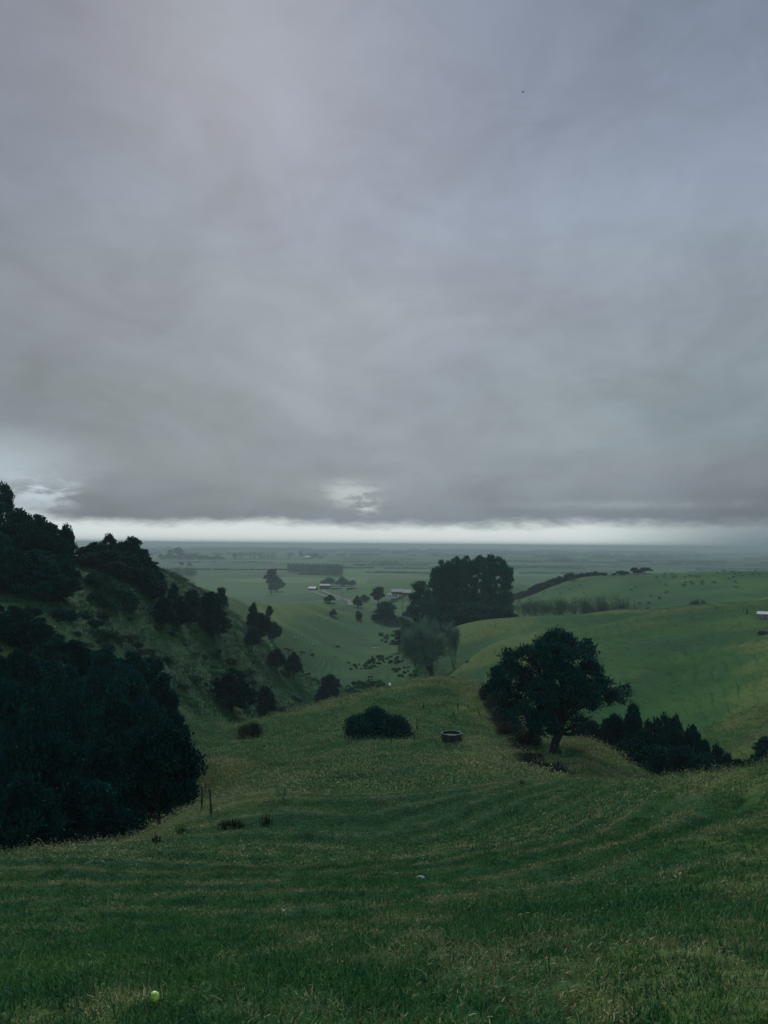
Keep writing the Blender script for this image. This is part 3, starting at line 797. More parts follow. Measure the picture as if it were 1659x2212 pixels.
# ---- trees on the hilltop at the left
G = 'trees on the left hilltop'
lab = 'dark tree in the dense clump on the skyline of the left hilltop'
for i, (px, top, d, w) in enumerate([(-45,1060,200,120),(38,1102,190,70),(72,1114,188,70),(104,1132,186,62),(20,1130,176,90),(62,1150,172,80),(100,1160,170,75),(132,1168,172,60),
                                     (-25,1150,168,110),(30,1185,162,90),(85,1190,162,90),(128,1200,166,60)]):
    grow(HILLTOP[i % 4], 'hilltop_tree', px, 0, top, w, lab, G, d=d)
grow(SPRAY[0], 'hilltop_tree', 2, 0, 1045, 52, 'tallest tree at the left edge, its layered top standing clear against the cloud', d=192)
grow(SPRAY[1], 'hilltop_tree', 140, 0, 1134, 48, 'tree with open sprays of foliage at the right end of the tall hilltop clump', d=184)
G = 'trees in the second hilltop clump'
lab = 'dark tree in the rounded hilltop clump left of the open farmland'
for i, (px, top, d, w) in enumerate([(180,1182,232,54),(206,1172,230,54),(262,1172,230,58),(300,1188,228,58),(326,1212,226,52),(340,1236,222,36),
                                     (195,1195,220,62),(235,1190,218,70),(275,1200,216,66),(310,1225,212,60),(330,1255,208,46),(250,1215,210,60)]):
    grow(HILLTOP[(i + 1) % 4], 'hilltop_tree', px, 0, top, w, lab, G, d=d)
grow(SPRAY[1], 'hilltop_tree', 232, 0, 1153, 42, 'umbrella-topped tree rising highest from the rounded hilltop clump', d=231)
grow(SPRAY[0], 'hilltop_tree', 285, 0, 1160, 44, 'flat-topped tree just right of the umbrella-topped one in the hilltop clump', d=229)

# ---- separate trees on the left hillside
for (kd, px, base, top, w, lb) in [
    (HILLTOP[1], 352, 1352, 1292, 52, 'dark bushy tree just below the rounded hilltop clump'),
    (CONE[0], 374, 1345, 1262, 26, 'thin pale-tipped tree poking up above the hillside group'),
    (HILLTOP[2], 385, 1356, 1288, 56, 'broad dark tree at the left of the hillside group below the hilltop'),
    (HILLTOP[0], 412, 1350, 1276, 44, 'dark tree in the middle of the hillside group below the hilltop'),
    (HILLTOP[3], 452, 1362, 1280, 48, 'tall dark tree at the right of the hillside group below the hilltop'),
    (SPRAY[0], 476, 1352, 1270, 30, 'dark tree with a ragged top at the far right of the hillside group'),
    (HILLTOP[2], 462, 1376, 1302, 56, 'lowest dark tree in front of the hillside group'),
    (CONE[2], 547, 1368, 1303, 24, 'slim tree with tufted top above the round one halfway down the slope'),
    (HILLTOP[3], 563, 1378, 1326, 38, 'round dark tree halfway down the left slope'),
    (SPRAY[1], 581, 1350, 1308, 15, 'small gappy tree standing alone on the left slope behind the round one'),
    (DOME[0], 590, 1384, 1345, 30, 'dome-shaped tree on two thin trunks halfway down the left slope'),
    (CONE[1], 544, 1404, 1353, 30, 'pointed dark tree leaning over the slope left of the dome-shaped one'),
    (CONE[0], 597, 1449, 1403, 39, 'left one of the pair of trees on the lower left slope'),
    (CONE[1], 634, 1464, 1410, 34, 'right one of the pair of trees on the lower left slope'),
    (HILLTOP[0], 712, 1524, 1460, 50, 'dark leaning tree behind the left shoulder of the grassy knoll'),
    (SHRUB_D[0], 696, 1532, 1490, 34, 'low dark bushy tree against the leaning tree behind the knoll'),
    (FOREST[0], 500, 1540, 1448, 96, 'large dark spreading tree low on the left slope above the gully'),
    (FOREST[3], 573, 1550, 1484, 42, 'dark rounded tree right of the large spreading one above the gully')]:
    grow(kd, 'hillside_tree', px, base, top, w, lb, dmin=138)

G = 'scrub on the left hillside'
for (px, base, top, w) in [(200,1262,1236,44),(224,1276,1246,46),(246,1292,1258,46),(266,1306,1276,44),(216,1302,1277,40),(240,1316,1290,40),(276,1320,1298,30)]:
    grow(SHRUB[px % 4], 'scrub_bush', px, base, top, w, 'grey-green bush in the scrub ridge under the rounded hilltop clump', 'scrub bushes under the hilltop clump', 'bush', dmin=120)
for (px, base, top, w) in [(62,1332,1312,46),(124,1337,1316,36),(150,1338,1318,38),(95,1300,1282,40),(30,1345,1318,50)]:
    grow(SHRUB_D[px % 3], 'scrub_bush', px, base, top, w, 'dark low bush on the grass below the tall hilltop clump', 'dark bushes below the tall clump', 'bush', dmin=110)
rr = random.Random(3); lab = 'low scrub bush on the open slope between the wood and the valley'; n = 0
while n < 95:
    px = rr.uniform(150, 700); py = rr.uniform(1330, 1545)
    if py < 1290 + 0.42 * (px - 300) + 20 or py > 1600 - 0.10 * (px - 400) - 12: continue
    if px > 560 and rr.random() < 0.5: continue
    l = hit(px, py, dmin=120)
    if l.y > 420: continue
    hh = rr.uniform(0.4, 1.25); k = rr.choice(BRAMBLE + SHRUB_D + SHRUB + SHRUB + REED)
    put(k, 'scrub_bush', l, hh, hh * rr.uniform(2.2, 4.2), None, lab, 'bush', G, parts=('stems', 'foliage'), sink=.35); n += 1

# ---- bushes round the knoll
def knoll_bush():
    loc = hit(811, 1590, dmin=60); w = px_w(126, loc); rnd = random.Random(8); L = []
    for i in range(16):
        x = rnd.uniform(-.40, .40) * w; y = rnd.uniform(-.28, .28) * w
        L.append((x, y, 1.8 * (1 - (x / w * 1.8) ** 2) * rnd.uniform(.25, 1.0), w * .14, w * .14, 1.15))
    mb = MB()
    for l in L: mb.tube([(l[0] * .4, l[1] * .4, -.4), (l[0], l[1], l[2])], [0.07, 0.03], 5, cap=False)
    o = empty('knoll_bush', loc, 0, 'wide rounded dark bush topped with fern-green tufts on the knoll left of the trough', 'bush')
    mb.build('stems', BARK, o)
    obj('foliage', crown_mesh('foliage', L, 2400, 0.24, 9, per=14, spread=0.2, lower=-0.8, up=0.3, width=0.22), F_TOT, o)
    top = [(l[0], l[1], l[2] + .12, l[3] * .9, l[4] * .9, l[5] * 1.0) for l in L[::2]]
    obj('fern_tufts', crown_mesh('fern_tufts', top, 420, 0.3, 10, per=12, spread=0.2, lower=0.35, up=0.9, width=0.13, inner=0.97), F_FERN, o)
knoll_bush()
grow(BRAMBLE[0], 'bramble_bush', 546, 1594, 1563, 54, 'small brownish bramble bush on the left shoulder of the knoll', cat='bush', parts=('stems', 'foliage'))
lab = 'brown bramble bush at the foot of the large broad-crowned tree'
for i, (px, base, top, w) in enumerate([(1050,1512,1478,40),(1066,1540,1500,52),(1085,1565,1530,60),(1120,1640,1605,66),(1150,1655,1620,60),(1178,1672,1640,70),(1215,1684,1652,70),
                                        (1250,1700,1668,66),(1100,1590,1555,50),(1140,1610,1572,54),(1390,1700,1672,60)]):
    grow(BRAMBLE[i % 3], 'bramble_bush', px, base, top + (0 if i < 3 else 5), w, lab, 'brambles below the broad-crowned tree', 'bush', d=[118,112,106,80,76,72,66,60,96,90,78][i], parts=('stems', 'foliage'))
lab = 'dark bushy tree in the thicket filling the gully behind the right foreground slope'
for i, (px, top, d, w) in enumerate([(1300,1582,112,50),(1336,1548,110,60),(1366,1527,108,56),(1396,1562,104,60),(1424,1549,108,56),(1457,1552,106,56),(1486,1572,104,54),(1510,1590,102,50),
                                     (1542,1612,104,50),(1560,1626,106,40),(1350,1600,96,70),(1410,1610,94,80),(1470,1612,92,80),(1520,1630,90,70),(1585,1640,100,50),(1320,1610,100,50),(1262,1568,122,50),(1285,1560,118,54),(1308,1556,114,56),(1275,1600,108,50),(1445,1560,100,70),(1390,1580,100,70)]):
    grow(FOREST[(i * 3) % 5], 'gully_tree', px, 0, top, w * 1.15, lab, 'thicket in the right gully', d=d)
for px, top, d, w in [(1600,1648,92,44),(1625,1636,98,48),(1656,1592,116,56),(1640,1618,106,44),(1615,1650,100,46)]:
    grow(FOREST[px % 5], 'gully_bush', px, 0, top, w, 'dark bush in the gully at the right edge', 'bushes at the right edge', 'bush', d=d, parts=('stems', 'foliage'), sink=.6)

# ---- valley floor
def willow(px, base, top, w, seed, lb, r0=0.5, stems=1, d=None, **kw):
    k = mk_bare(seed, h=14, depth=6, r0=r0, stems=stems, kids=(3, 4), twig=0.015, **kw)
    return grow(k, 'bare_tree', px, base, top, w, lb, d=d, dmin=200)
willow(932, 1467, 1338, 128, 41, mains=8, fan=0.55, lb='broad leafless tree with a grey-green haze of twigs, trunk just behind the knoll top', upright=0.3, spread=0.62, trunk_h=0.12)
willow(980, 1444, 1350, 34, 42, 'slender leafless tree with several upright stems right of the broad leafless one', r0=0.22, stems=4, upright=0.9, spread=0.3)
willow(897, 1440, 1352, 60, 43, 'leafless tree partly hidden behind the left side of the broad leafless one', upright=0.4, spread=0.55)
grow(HILLTOP[2], 'valley_tree', 880, 1412, 1350, 34, 'dark narrow evergreen behind the left edge of the broad leafless tree', dmin=300)
lab = 'low ragged bush along the creek on the valley floor'; rr = random.Random(12)
for (x0, x1, y0, y1, n, hh) in [(752, 838, 1474, 1502, 46, 1.5), (795, 872, 1419, 1435, 34, 1.4), (815, 880, 1370, 1389, 30, 1.6), (752, 812, 1430, 1447, 22, 1.0), (845, 900, 1442, 1462, 16, 1.1), (700, 760, 1385, 1392, 0, 1.2)]:
    for i in range(n):
        l = hit(rr.uniform(x0, x1), rr.uniform(y0, y1), dmin=250); h2 = hh * rr.uniform(.5, 1.1)
        put(rr.choice(REED + REED + REED + SHRUB), 'creek_bush', l, h2, h2 * rr.uniform(1.2, 1.9), None, lab, 'bush', 'bushes along the creek', parts=('stems', 'foliage'))
for kd, px, base, top, w, lb in [
    (HILLTOP[0], 833, 1343, 1301, 50, 'big round dark tree on the valley side below the white-roofed house'),
    (SPRAY[0], 817, 1318, 1268, 30, 'tall ragged dark tree behind the round one, left of the house'),
    (DOME[1], 772, 1311, 1288, 18, 'left tree of the curved dark hedge beside the track'),
    (DOME[0], 786, 1303, 1285, 20, 'right tree of the curved dark hedge beside the track'),
    (SHRUB_D[1], 775, 1338, 1320, 14, 'small dark bush on the slope below the curved hedge'),
    (CONE[2], 720, 1331, 1316, 14, 'small dark shrubby tree alone on the green slope left of the valley'),
    (CONE[0], 896, 1338, 1312, 16, 'narrow bushy tree below the house'),
    (DOME[1], 868, 1352, 1333, 34, 'spreading dark bush at the bottom of the valley side'),
    (SHRUB_D[2], 885, 1330, 1316, 26, 'dark bush between the round tree and the pine stand')]:
    grow(kd, 'valley_tree', px, base, top, w, lb, dmin=300)

# ---- pine stand
lab = 'tall pine in the dense stand at the centre of the valley'
prof = [(932,1228),(944,1219),(957,1214),(970,1210),(984,1206),(998,1203),(1012,1202),(1026,1201),(1040,1202),(1053,1202),(1066,1203),(1078,1206),(1088,1213),(1096,1226)]
for i, (px, top) in enumerate(prof):
    px += 4
    for k in range(2):
        if k and i > 5: continue
        grow(PINE[(i + k * 2) % 4], 'pine_tree', px + (6 if k else 0), 0, top + (7 if k else 0) + (0, 5, -3, 3, -2, 6, 0)[i % 7], 26 if 0 < i < 13 else 20, lab, 'pines in the stand', d=486 + 26 * k + (i * 7 % 11))
grow(PINE[1], 'pine_tree', 906, 0, 1256, 40, 'lower wide-branched pine at the left edge of the stand', d=470)
grow(DOME[0], 'pine_tree', 925, 0, 1275, 40, 'dense low pine filling the left side of the stand', d=462)
lab = 'dark undergrowth bush along the foot of the pine stand'; rr = random.Random(14)
for i in range(24):
    px = 895 + i * 9.2; l = spot(px, rr.uniform(455, 476)); hh = rr.uniform(9, 15) if px < 1050 else rr.uniform(6, 9)
    put(rr.choice(DOME + HILLTOP), 'undergrowth_bush', l, hh, hh * rr.uniform(1.2, 1.8), None, lab, 'bush', 'undergrowth below the pines')

# ---- right hills: hedge, ridge trees, leafless rows
lab = 'bush in the dark hedge climbing the left flank of the cattle hill'
hp = [(1096,1299),(1110,1292),(1133,1280),(1155,1272),(1173,1265),(1190,1260),(1209,1254),(1222,1250),(1240,1246),(1256,1243),(1270,1241),(1285,1240),(1300,1241),(1313,1243)]
for i in range(len(hp) - 1):
    for k in range(2):
        px = hp[i][0] + (hp[i + 1][0] - hp[i][0]) * k / 2; py = hp[i][1] + (hp[i + 1][1] - hp[i][1]) * k / 2 + 1.5
        l = hit(px, py, dmin=600)
        if l.y > 1100: l = spot(px, 870)
        hh = (7.5 if px < 1240 else 4.2) * random.uniform(.7, 1.15)
        put(random.choice(DOME + HILLTOP), 'hedge_bush', l, hh, hh * 1.6, None, lab, 'bush', 'hedge on the cattle hill')
for px, top, w, lb in [(1234,1237,12,'round bush standing above the hedge on the hill shoulder'),(1342,1233,28,'low dome-shaped tree alone on the cattle hill skyline'),
                       (1378,1234,30,'dense low tree under the open-topped one on the skyline'),(1371,1226,20,'open flat-topped tree on the cattle hill skyline'),
                       (1394,1226,32,'widest airy round tree at the right end of the skyline trees'),(1325,1239,10,'tiny bush on the skyline left of the dome-shaped tree')]:
    grow((SPRAY[0] if 'open' in lb or 'airy' in lb else DOME[0]), 'skyline_tree', px, 0, top, w, lb, d=852)
lab = 'leafless pale tree in the row along the dip behind the right pasture'
for i in range(16):
    px = 1128 + i * 15.0; top = 1281 + 12 * abs(math.sin(i * 1.7)) + (8 if i < 3 else 0)
    grow(BARE[i % 3], 'bare_tree', px, 0, top, random.uniform(30, 46), lab, 'leafless row behind the pasture', d=446 + (i * 13 % 29))
lab = 'leafless mauve-grey tree in the thicket behind the right pasture crest'
for i in range(8):
    px = 1478 + i * 9.5
    grow(BARE_M[i % 2], 'bare_tree', px, 0, 1291 + 8 * abs(i - 3.3) * 0.8, 26, lab, 'mauve leafless thicket', d=425 + (i * 11 % 23))

# ---- farm on the flat
for kd, px, base, top, w, lb in [
    (DOME[0], 710, 1266, 1248, 30, 'wide dome tree behind the barn'), (DOME[1], 739, 1266, 1247, 26, 'middle dome tree behind the long low sheds'),
    (DOME[0], 761, 1267, 1253.5, 18, 'smallest right-hand dome tree behind the long low sheds'), (DOME[1], 712, 1301, 1285, 22, 'lone umbrella-shaped tree beside the farm track'),
    (SPRAY[0], 586, 1283, 1229, 26, 'tall gum-like tree with open layered top on the flat'), (DOME[1], 598, 1278, 1248, 30, 'rounder dense tree beside the tall gum-like one'),
    (SPRAY[1], 385, 1210, 1182, 22, 'tall open-topped tree above the far left shelter belt'), (SPRAY[0], 366, 1210, 1187, 12, 'narrower tall tree left of the open-topped one in the far shelter belt'),
    (DOME[0], 393, 1222, 1213, 8, 'left one of two small round trees on the far green rise'), (DOME[1], 410, 1223, 1216, 11, 'right one of two small round trees on the far green rise'),
    (DOME[0], 508, 1207, 1195, 9, 'small round tree at the left end of the poplar row'), (DOME[1], 650, 1204, 1190, 8, 'far dark tree beside the white farm buildings'),
    (DOME[1], 680, 1206, 1196, 12, 'far round tree right of the white farm buildings')]:
    grow(kd, 'farm_tree', px, base, top, w, lb, dmin=600)
lab = 'bare upright poplar in the square plantation on the flat'
for i in range(84):
    r_, c_ = divmod(i, 28); px = 622 + c_ * 4.25 + (r_ * 1.3); base = 1236.5 + (px - 620) * 0.075 - r_ * 2.2
    grow(POPLAR[i % 3], 'poplar_tree', px, base, 1215.5 + (px - 620) * 0.02 + (i * 7 % 5) * 1.1, 6.5, lab, 'plantation on the flat', dmin=1000)
lab = 'slim poplar in the broken row on the far plain'
for i, c in enumerate([940,955,968,990,1062,1074,1108,1118,1160,1172,1185,1205,1218,1247,1266,1292,1305,1320,1342,1480,1498]):
    grow(POPLAR[i % 3], 'poplar_tree', 329 + c * .1984, 1207.5, 1190 + (i * 5 % 4), 3.0, lab, 'far poplar row', dmin=1000)
lab = 'leafless tree in the pale copse behind the left shoulder of the hill'
for i in range(11):
    grow(BARE[i % 3], 'bare_tree', 362 + i * 5.6, 1247 + i * 0.9, 1222 + (i * 3 % 5), 14, lab, 'pale copse on the flat', dmin=600)
lab = 'dim round tree in the far shelter belt at the left'
for i in range(22):
    grow(DOME[i % 2], 'shelter_tree', 347 + i * 6.3, 1209.5, 1196.5 + (i * 7 % 4) + (3 if i > 14 else 0), 12, lab, 'far left shelter belt', dmin=1500)

def far_woodland():
    rng = np.random.default_rng(77); C = []; A = []; S = []
    for k in range(46):      # thin shelter belts between the paddocks
        d0 = rng.uniform(2300, 5600); p0 = rng.uniform(300, 1650); ln = rng.uniform(60, 320); d1 = d0 * rng.uniform(.93, 1.08)
        for t in np.linspace(0, 1, int(ln / 2.2)):
            if rng.random() < .25: continue
            v = ray(p0 + ln * t, 1300); hl = math.hypot(v.x, v.y); dd = d0 + (d1 - d0) * t; C.append((v.x / hl * dd, v.y / hl * dd, 0)); S.append(rng.uniform(3, 6.5))
    for (d, x0, x1, n, hh) in [(5200, 560, 1100, 160, 12), (5000, 1180, 1700, 420, 13), (6600, 300, 1659, 620, 17), (8200, 850, 1700, 620, 19), (9500, 300, 1000, 420, 17), (10500, 280, 1700, 700, 16), (12000, 250, 1750, 900, 17), (13800, 200, 1750, 1700, 30)]:
        px = rng.uniform(x0, x1, n)
        gate = fbm(px / 45.0, np.full(n, d / 1000.0), 91, 3)
        px = px[gate > (0.52 if d < 9000 else 0.42)]
        for p in px:
            dd = d * rng.uniform(0.93, 1.07); v = ray(p, 1300); hl = math.hypot(v.x, v.y); x = v.x / hl * dd; y = v.y / hl * dd
            h = hh * rng.uniform(.5, 1.2)
            C.append((x, y, PLAIN + 1 + h * 0.3)); S.append(h)
    C = np.array(C); S = np.array(S); z = ground_z(C[:, 0], C[:, 1]); C[:, 2] = z + S * 0.35
    per = 26; n = len(C) * per
    c = np.repeat(C, per, 0); s = np.repeat(S, per)[:, None]
    off = unit(rng.normal(size=(n, 3))) * rng.uniform(.3, 1, (n, 1)) * np.array([1.6, 1.2, .6]) * s
    p = c + off; p[:, 2] = np.maximum(p[:, 2], c[:, 2] - s[:, 0] * .35)
    d1 = unit(rng.normal(size=(n, 3))); d2 = unit(np.cross(d1, rng.normal(size=(n, 3)))); q = s * 0.35
    v = np.stack([p - d1 * q, p + d2 * q, p + d1 * q, p - d2 * q], 1).reshape(-1, 3)
    o = obj('far_woodland', mesh_np('far_woodland', v, np.arange(n * 4).reshape(n, 4)), F_PINE)
    tag(o, 'hazy belts of trees across the far plain up to the horizon', 'woodland', kind='stuff')
far_woodland()
# ------------------------------------------------------------------ animals
def skin_mesh(name, pts, edges, rad, levels=1):
    me = bpy.data.meshes.new(name + '_cage'); me.from_pydata(pts, edges, []); o = bpy.data.objects.new('cage', me); COL.objects.link(o)
    sk = o.modifiers.new('s', 'SKIN'); su = o.modifiers.new('u', 'SUBSURF'); su.levels = levels
    for i, r in enumerate(rad):
        v = me.skin_vertices[0].data[i]; v.radius = r if isinstance(r, tuple) else (r, r)
    me.skin_vertices[0].data[0].use_root = True
    dg = bpy.context.evaluated_depsgraph_get(); out = bpy.data.meshes.new_from_object(o.evaluated_get(dg)); out.name = name
    bpy.data.objects.remove(o); bpy.data.meshes.remove(me)
    for p in out.polygons: p.use_smooth = True
    return out

def beast(name, L, bh, graze, thick, neck=0.5, head=0.28):
    """four-legged animal, length L, belly height bh, facing +x"""
    x = L / 2; top = bh + thick * 0.75
    hx, hz = (x + neck * 0.75, 0.22 * bh + 0.12) if graze else (x + neck * 0.75, top + neck * 0.45)
    P = [(0, 0, top - .05), (x * .55, 0, top - .08), (x * .92, 0, top), (x + neck * .42, 0, (top + hz) / 2 + 0.05), (hx, 0, hz + .08), (hx + head, 0, hz - (0.12 if graze else 0.16)),
         (-x * .55, 0, top - .03), (-x * .92, 0, top + .02), (-x * 1.04, 0, top - .1), (-x * 1.08, 0.02, bh * .55)]
    R = [thick * .62, thick * .60, thick * .50, thick * .28, thick * .24, thick * .15, thick * .60, thick * .50, 0.04, 0.03]
    E = [(0, 1), (1, 2), (2, 3), (3, 4), (4, 5), (0, 6), (6, 7), (7, 8), (8, 9)]
    for k, (xx, s) in enumerate(((x * .8, 1), (x * .8, -1), (-x * .82, 1), (-x * .82, -1))):
        b = len(P); y = s * thick * .34; hock = -.10 if xx < 0 else .03; st = (0.08, -0.05, -0.08, 0.1)[k]
        P += [(xx, y, bh + .02), (xx + hock + st * .4, y, bh * .48), (xx + st, y, bh * .08), (xx + st + .04, y, 0.02)]
        R += [thick * .24, thick * .11, thick * .08, thick * .09]
        E += [(2 if xx > 0 else 7, b), (b, b + 1), (b + 1, b + 2), (b + 2, b + 3)]
    return skin_mesh(name, P, E, R)

M_COW = plain('black_hide', (0.010, 0.012, 0.014, 1), 0.7, 0.3, 4)
M_COWB = plain('dark_brown_hide', (0.035, 0.025, 0.020, 1), 0.7, 0.3, 4)
M_WOOL = plain('sheep_wool', (0.62, 0.60, 0.52, 1), 0.95, 0.12, 9)
M_WHITE = plain('white_paint', (0.72, 0.74, 0.72, 1), 0.7, 0.08, 1.5)
COWS = [beast('cow', 1.75, .72, True, .62), beast('cow', 1.75, .74, False, .62)]
LAMB = beast('sheep', 1.0, .36, True, .52, .24, .16)
def animal(me, m, name, px, py, lb, group, cat, s=1.0, rz=None):
    me2 = me
    if len(me.materials) and me.materials[0] is not m:
        me2 = ANIM.setdefault((me.name, m.name), None) or me.copy(); me2.materials.clear(); ANIM[(me.name, m.name)] = me2
    l = hit(px, py, dmin=200)
    o = obj(name, me2, m, None, l); o.scale = (s,) * 3
    o.rotation_euler = (0, 0, random.choice((0, PI)) + random.uniform(-.6, .6) if rz is None else rz)
    return tag(o, lb, cat, group)
ANIM = {}
c6 = [(723,250),(793,255),(658,285),(725,278),(798,284),(828,279),(910,285),(953,272),(1003,279),(1033,284),(1203,244),(1262,232),(1335,237),(1362,255),(1405,244),(1428,274),(1345,285),(1307,300),(1520,257),(1580,262),
      (1542,232),(895,356),(906,364),(965,330),(917,335),(978,349),(1060,329),(1074,322),(1061,347),(1163,332),(1185,332),(1372,380),(737,351),(751,416),(737,428),(465,376),(425,399),(605,460),(497,521),(581,523)]
for i, (a, b) in enumerate(c6):
    animal(COWS[i % 2], M_COW, 'cow', 1261.8 + a * .2394, 1180.5 + b * .2394, 'black cow of the scattered herd grazing the right-hand hill', 'herd on the right-hand hill', 'cow', 1.15)
for a, b, lb in [(674,470,'left of two cows standing close together midway down the cattle hill'),(684,480,'right of two cows standing close together midway down the cattle hill'),(574,570,'cow nearest the camera on the cattle hill, above the pasture crest'),(1360,330,'dark cow beside a bush on the upper right of the cattle hill')]:
    animal(COWS[0], M_COW, 'cow', 1261.8 + a * .2394, 1180.5 + b * .2394, lb, 'herd on the right-hand hill', 'cow', 1.25)
for px, py in [(1253,1265),(1231,1274),(1175,1281),(1209,1284),(1262,1282)]:
    animal(COWS[0], M_COWB, 'cow', px, py, 'dim brown cow low on the left flank of the right-hand hill', 'cows on the left flank of the hill', 'cow', 1.0)
for px, py, lb, m, k in [(653.5,1414,'black and white-legged cow walking on the left slope above the pair of trees',M_COW,1),(666,1461,'black cow grazing right of the pair of trees',M_COW,0),
        (752,1488,'black cow grazing beside the creek bushes behind the knoll',M_COW,0),(800,1467,'brown cow facing away on the flat behind the creek bushes',M_COWB,1),
        (627,1409,'dark cow seen between the pair of trees on the left slope',M_COW,1),(618,1407,'leftmost dark cow above the pair of trees',M_COW,0)]:
    animal(COWS[k], m, 'cow', px, py, lb, None, 'cow', 1.1)
for px, py in [(682.5,1363),(720,1372),(791,1381),(678,1395),(724,1418),(774,1349),(690,1333.5),(706,1339.5),(712,1337),(756,1334),(637,1380)]:
    animal(LAMB, M_WOOL, 'sheep', px, py, 'small white sheep on the green slope across the valley', 'sheep across the valley', 'sheep', 1.15)
animal(LAMB, M_WOOL, 'sheep', 984, 1388, 'white sheep seen through the slender leafless tree', None, 'sheep', 1.1)
animal(LAMB, M_WOOL, 'sheep', 1261.8 + 897 * .2394, 1180.5 + 322 * .2394, 'single white sheep among the black cattle on the right-hand hill', None, 'sheep', 1.6)

# ------------------------------------------------------------------ troughs
M_CONC = plain('dark_concrete', (0.026, 0.042, 0.040, 1), 0.85, 0.45, 2.2)
M_RIM = plain('concrete_rim', (0.12, 0.19, 0.15, 1), 0.8, 0.25, 4)
mw, ntw, bw = mat('trough_water'); bw.inputs['Base Color'].default_value = (0.02, 0.03, 0.03, 1); bw.inputs['Roughness'].default_value = 0.06; bw.inputs['Specular IOR Level'].default_value = 0.8
def ring(r0, r1, z0, z1, n=48, bev=0.02):
    mb = MB(); prof = [(r0, z0), (r0, z1 - bev), (r0 - bev * .5 if r0 < r1 else r0, z1), (r1, z1), (r1 + bev, z1 - bev), (r1 + bev, z0)]
    prof = [(r0, z0), (r0, z1 - bev), (r0 + bev, z1), (r1 - bev, z1), (r1, z1 - bev), (r1, z0)]
    v = [(r * math.cos(2 * PI * k / n), r * math.sin(2 * PI * k / n), z) for r, z in prof for k in range(n)]
    m_ = len(prof)
    return mb.add(v, [(i * n + k, ((i + 1) % m_) * n + k, ((i + 1) % m_) * n + (k + 1) % n, i * n + (k + 1) % n) for i in range(m_) for k in range(n)])
def trough(px, py, r, h, lb, small=False, dmin=60, water=0.12):
    l = hit(px, py, dmin=dmin); l.z -= 0.06
    if not small: r = l.y / F * 21.5; h = l.y / F * 19
    o = empty('water_trough', l, 0.4, lb, 'trough')
    ring(r - .09, r, 0, h).build('wall', M_CONC, o)
    ring(r - .10, r + .02, h + .004, h + .05).build('rim', M_RIM, o)
    mb = MB(); n = 40; z = h - water
    mb.add([((r - .09) * math.cos(2 * PI * k / n), (r - .09) * math.sin(2 * PI * k / n), z) for k in range(n)], [tuple(range(n))]); mb.build('water', mw, o)
    if not small:
        ring(r + .003, r + .05, 0, .16).build('footing', M_RIM, o)
        bx = MB().box(r * .35, r * .35 + .5, -r * .75, -r * .75 + .25, z + .006, h - .03); bx.tube([(r * .35, -r * .6, h - .12), (r * .1, -r * .5, z + .05)], .02, 6); bx.build('float_valve', M_CONC, o)
        MB().tube([(r * .35 + .3, -r - .03, h * .9), (r * .35 + .3, -r - .03, .05)], .03, 6).build('pipe', M_RIM, o)
    return o
trough(975, 1602, 1.2, 1.12, 'round dark concrete trough with a pale rim and still water, on the knoll', water=0.14)
trough(728.6, 1397, 1.35, .6, 'round trough on the green slope across the valley', True, 200)
trough(789, 1435, .8, .7, 'small pale-topped round trough beside the creek scrub', True, 200)
trough(675, 1415, 1.1, .7, 'dark round trough beside a post on the left slope', True, 200)
trough(1010, 1430, 1.0, .5, 'dark low trough in the dip right of the leafless trees', True, 200)
trough(1649, 1369, 1.7, .6, 'wide low dark trough at the right edge below the white shed', True, 150)

# ------------------------------------------------------------------ posts, gate, stalks, rushes
M_WOOD = plain('weathered_wood', (0.045, 0.070, 0.055, 1), 0.9, 0.35, 5)
def post_mesh(h=1.25, r=.042):
    return MB().tube([(0, 0, -.3), (0.01, 0, h * .5), (0, .01, h - .02), (0, .01, h)], [r * 1.05, r, r, r * .8], 9).mesh('fence_post', True)
PM = post_mesh()
def post(px, py, lb, group, s=1.0, lean=0.05, dmin=30, m=None, w=1.0):
    l = hit(px, py, dmin=dmin); o = obj('fence_post', PM, M_WOOD, None, l)
    o.rotation_euler = (random.uniform(-lean, lean), random.uniform(-lean, lean), random.uniform(0, 3)); o.scale = (w, w, s)
    return tag(o, lb, 'post', group)
post(436, 1740, 'straight wooden post on the left hollow beside the wood', None, .66, .01)
o = post(456, 1756, 'leaning wooden post right of the straight one beside the wood', None, .76, .01); o.rotation_euler = (0, -.08, 0)
lab = 'thin fence post on the pasture slope behind the broad-crowned tree'
for px, py in [(1101,1346),(1070,1355),(1044,1365),(1020,1376),(1044,1419),(1155,1378),(1252,1392),(1290,1422),(1212,1402)]:
    post(px, py, lab, 'posts on the middle pasture', 1.25, .08, 200, w=1.6)
post(1069, 1413, 'thickest post on the pasture slope left of the broad-crowned tree', None, 1.6, .02, 200, w=2.4)
for px in (1123, 1127, 1131, 1135): post(px, 1340, 'one of four close-set posts on the pasture crest right of the pines', 'four close-set posts', 1.4, .03, 200, w=1.5)
for px, py, lb in [(1362,1320,'post on the crest in front of the leafless row'),(1444,1322,'tall post standing alone on the crest left of the mauve thicket'),(1561,1320,'thick short post on the crest right of the mauve thicket'),
                   (1606,1324,'single tall post just left of the timber gate frame'),(1538,1376,'thin crooked post alone on the right pasture'),(1546,1319,'faint post beside the thick short one')]:
    post(px, py, lb, None, 1.4, .06, 150, w=1.6)
lab = 'small fence post along the shoulder of the left hill'
for i in range(15):
    t = i / 14; px = 372 + 330 * t; py = np.interp(px, [365, 400, 450, 500, 560, 603, 650, 710], [1242, 1257, 1277, 1294, 1302, 1305, 1303, 1304]) + 2.5
    post(px, py, lab, 'fence along the left shoulder', 1.3, .06, 200, w=1.5)
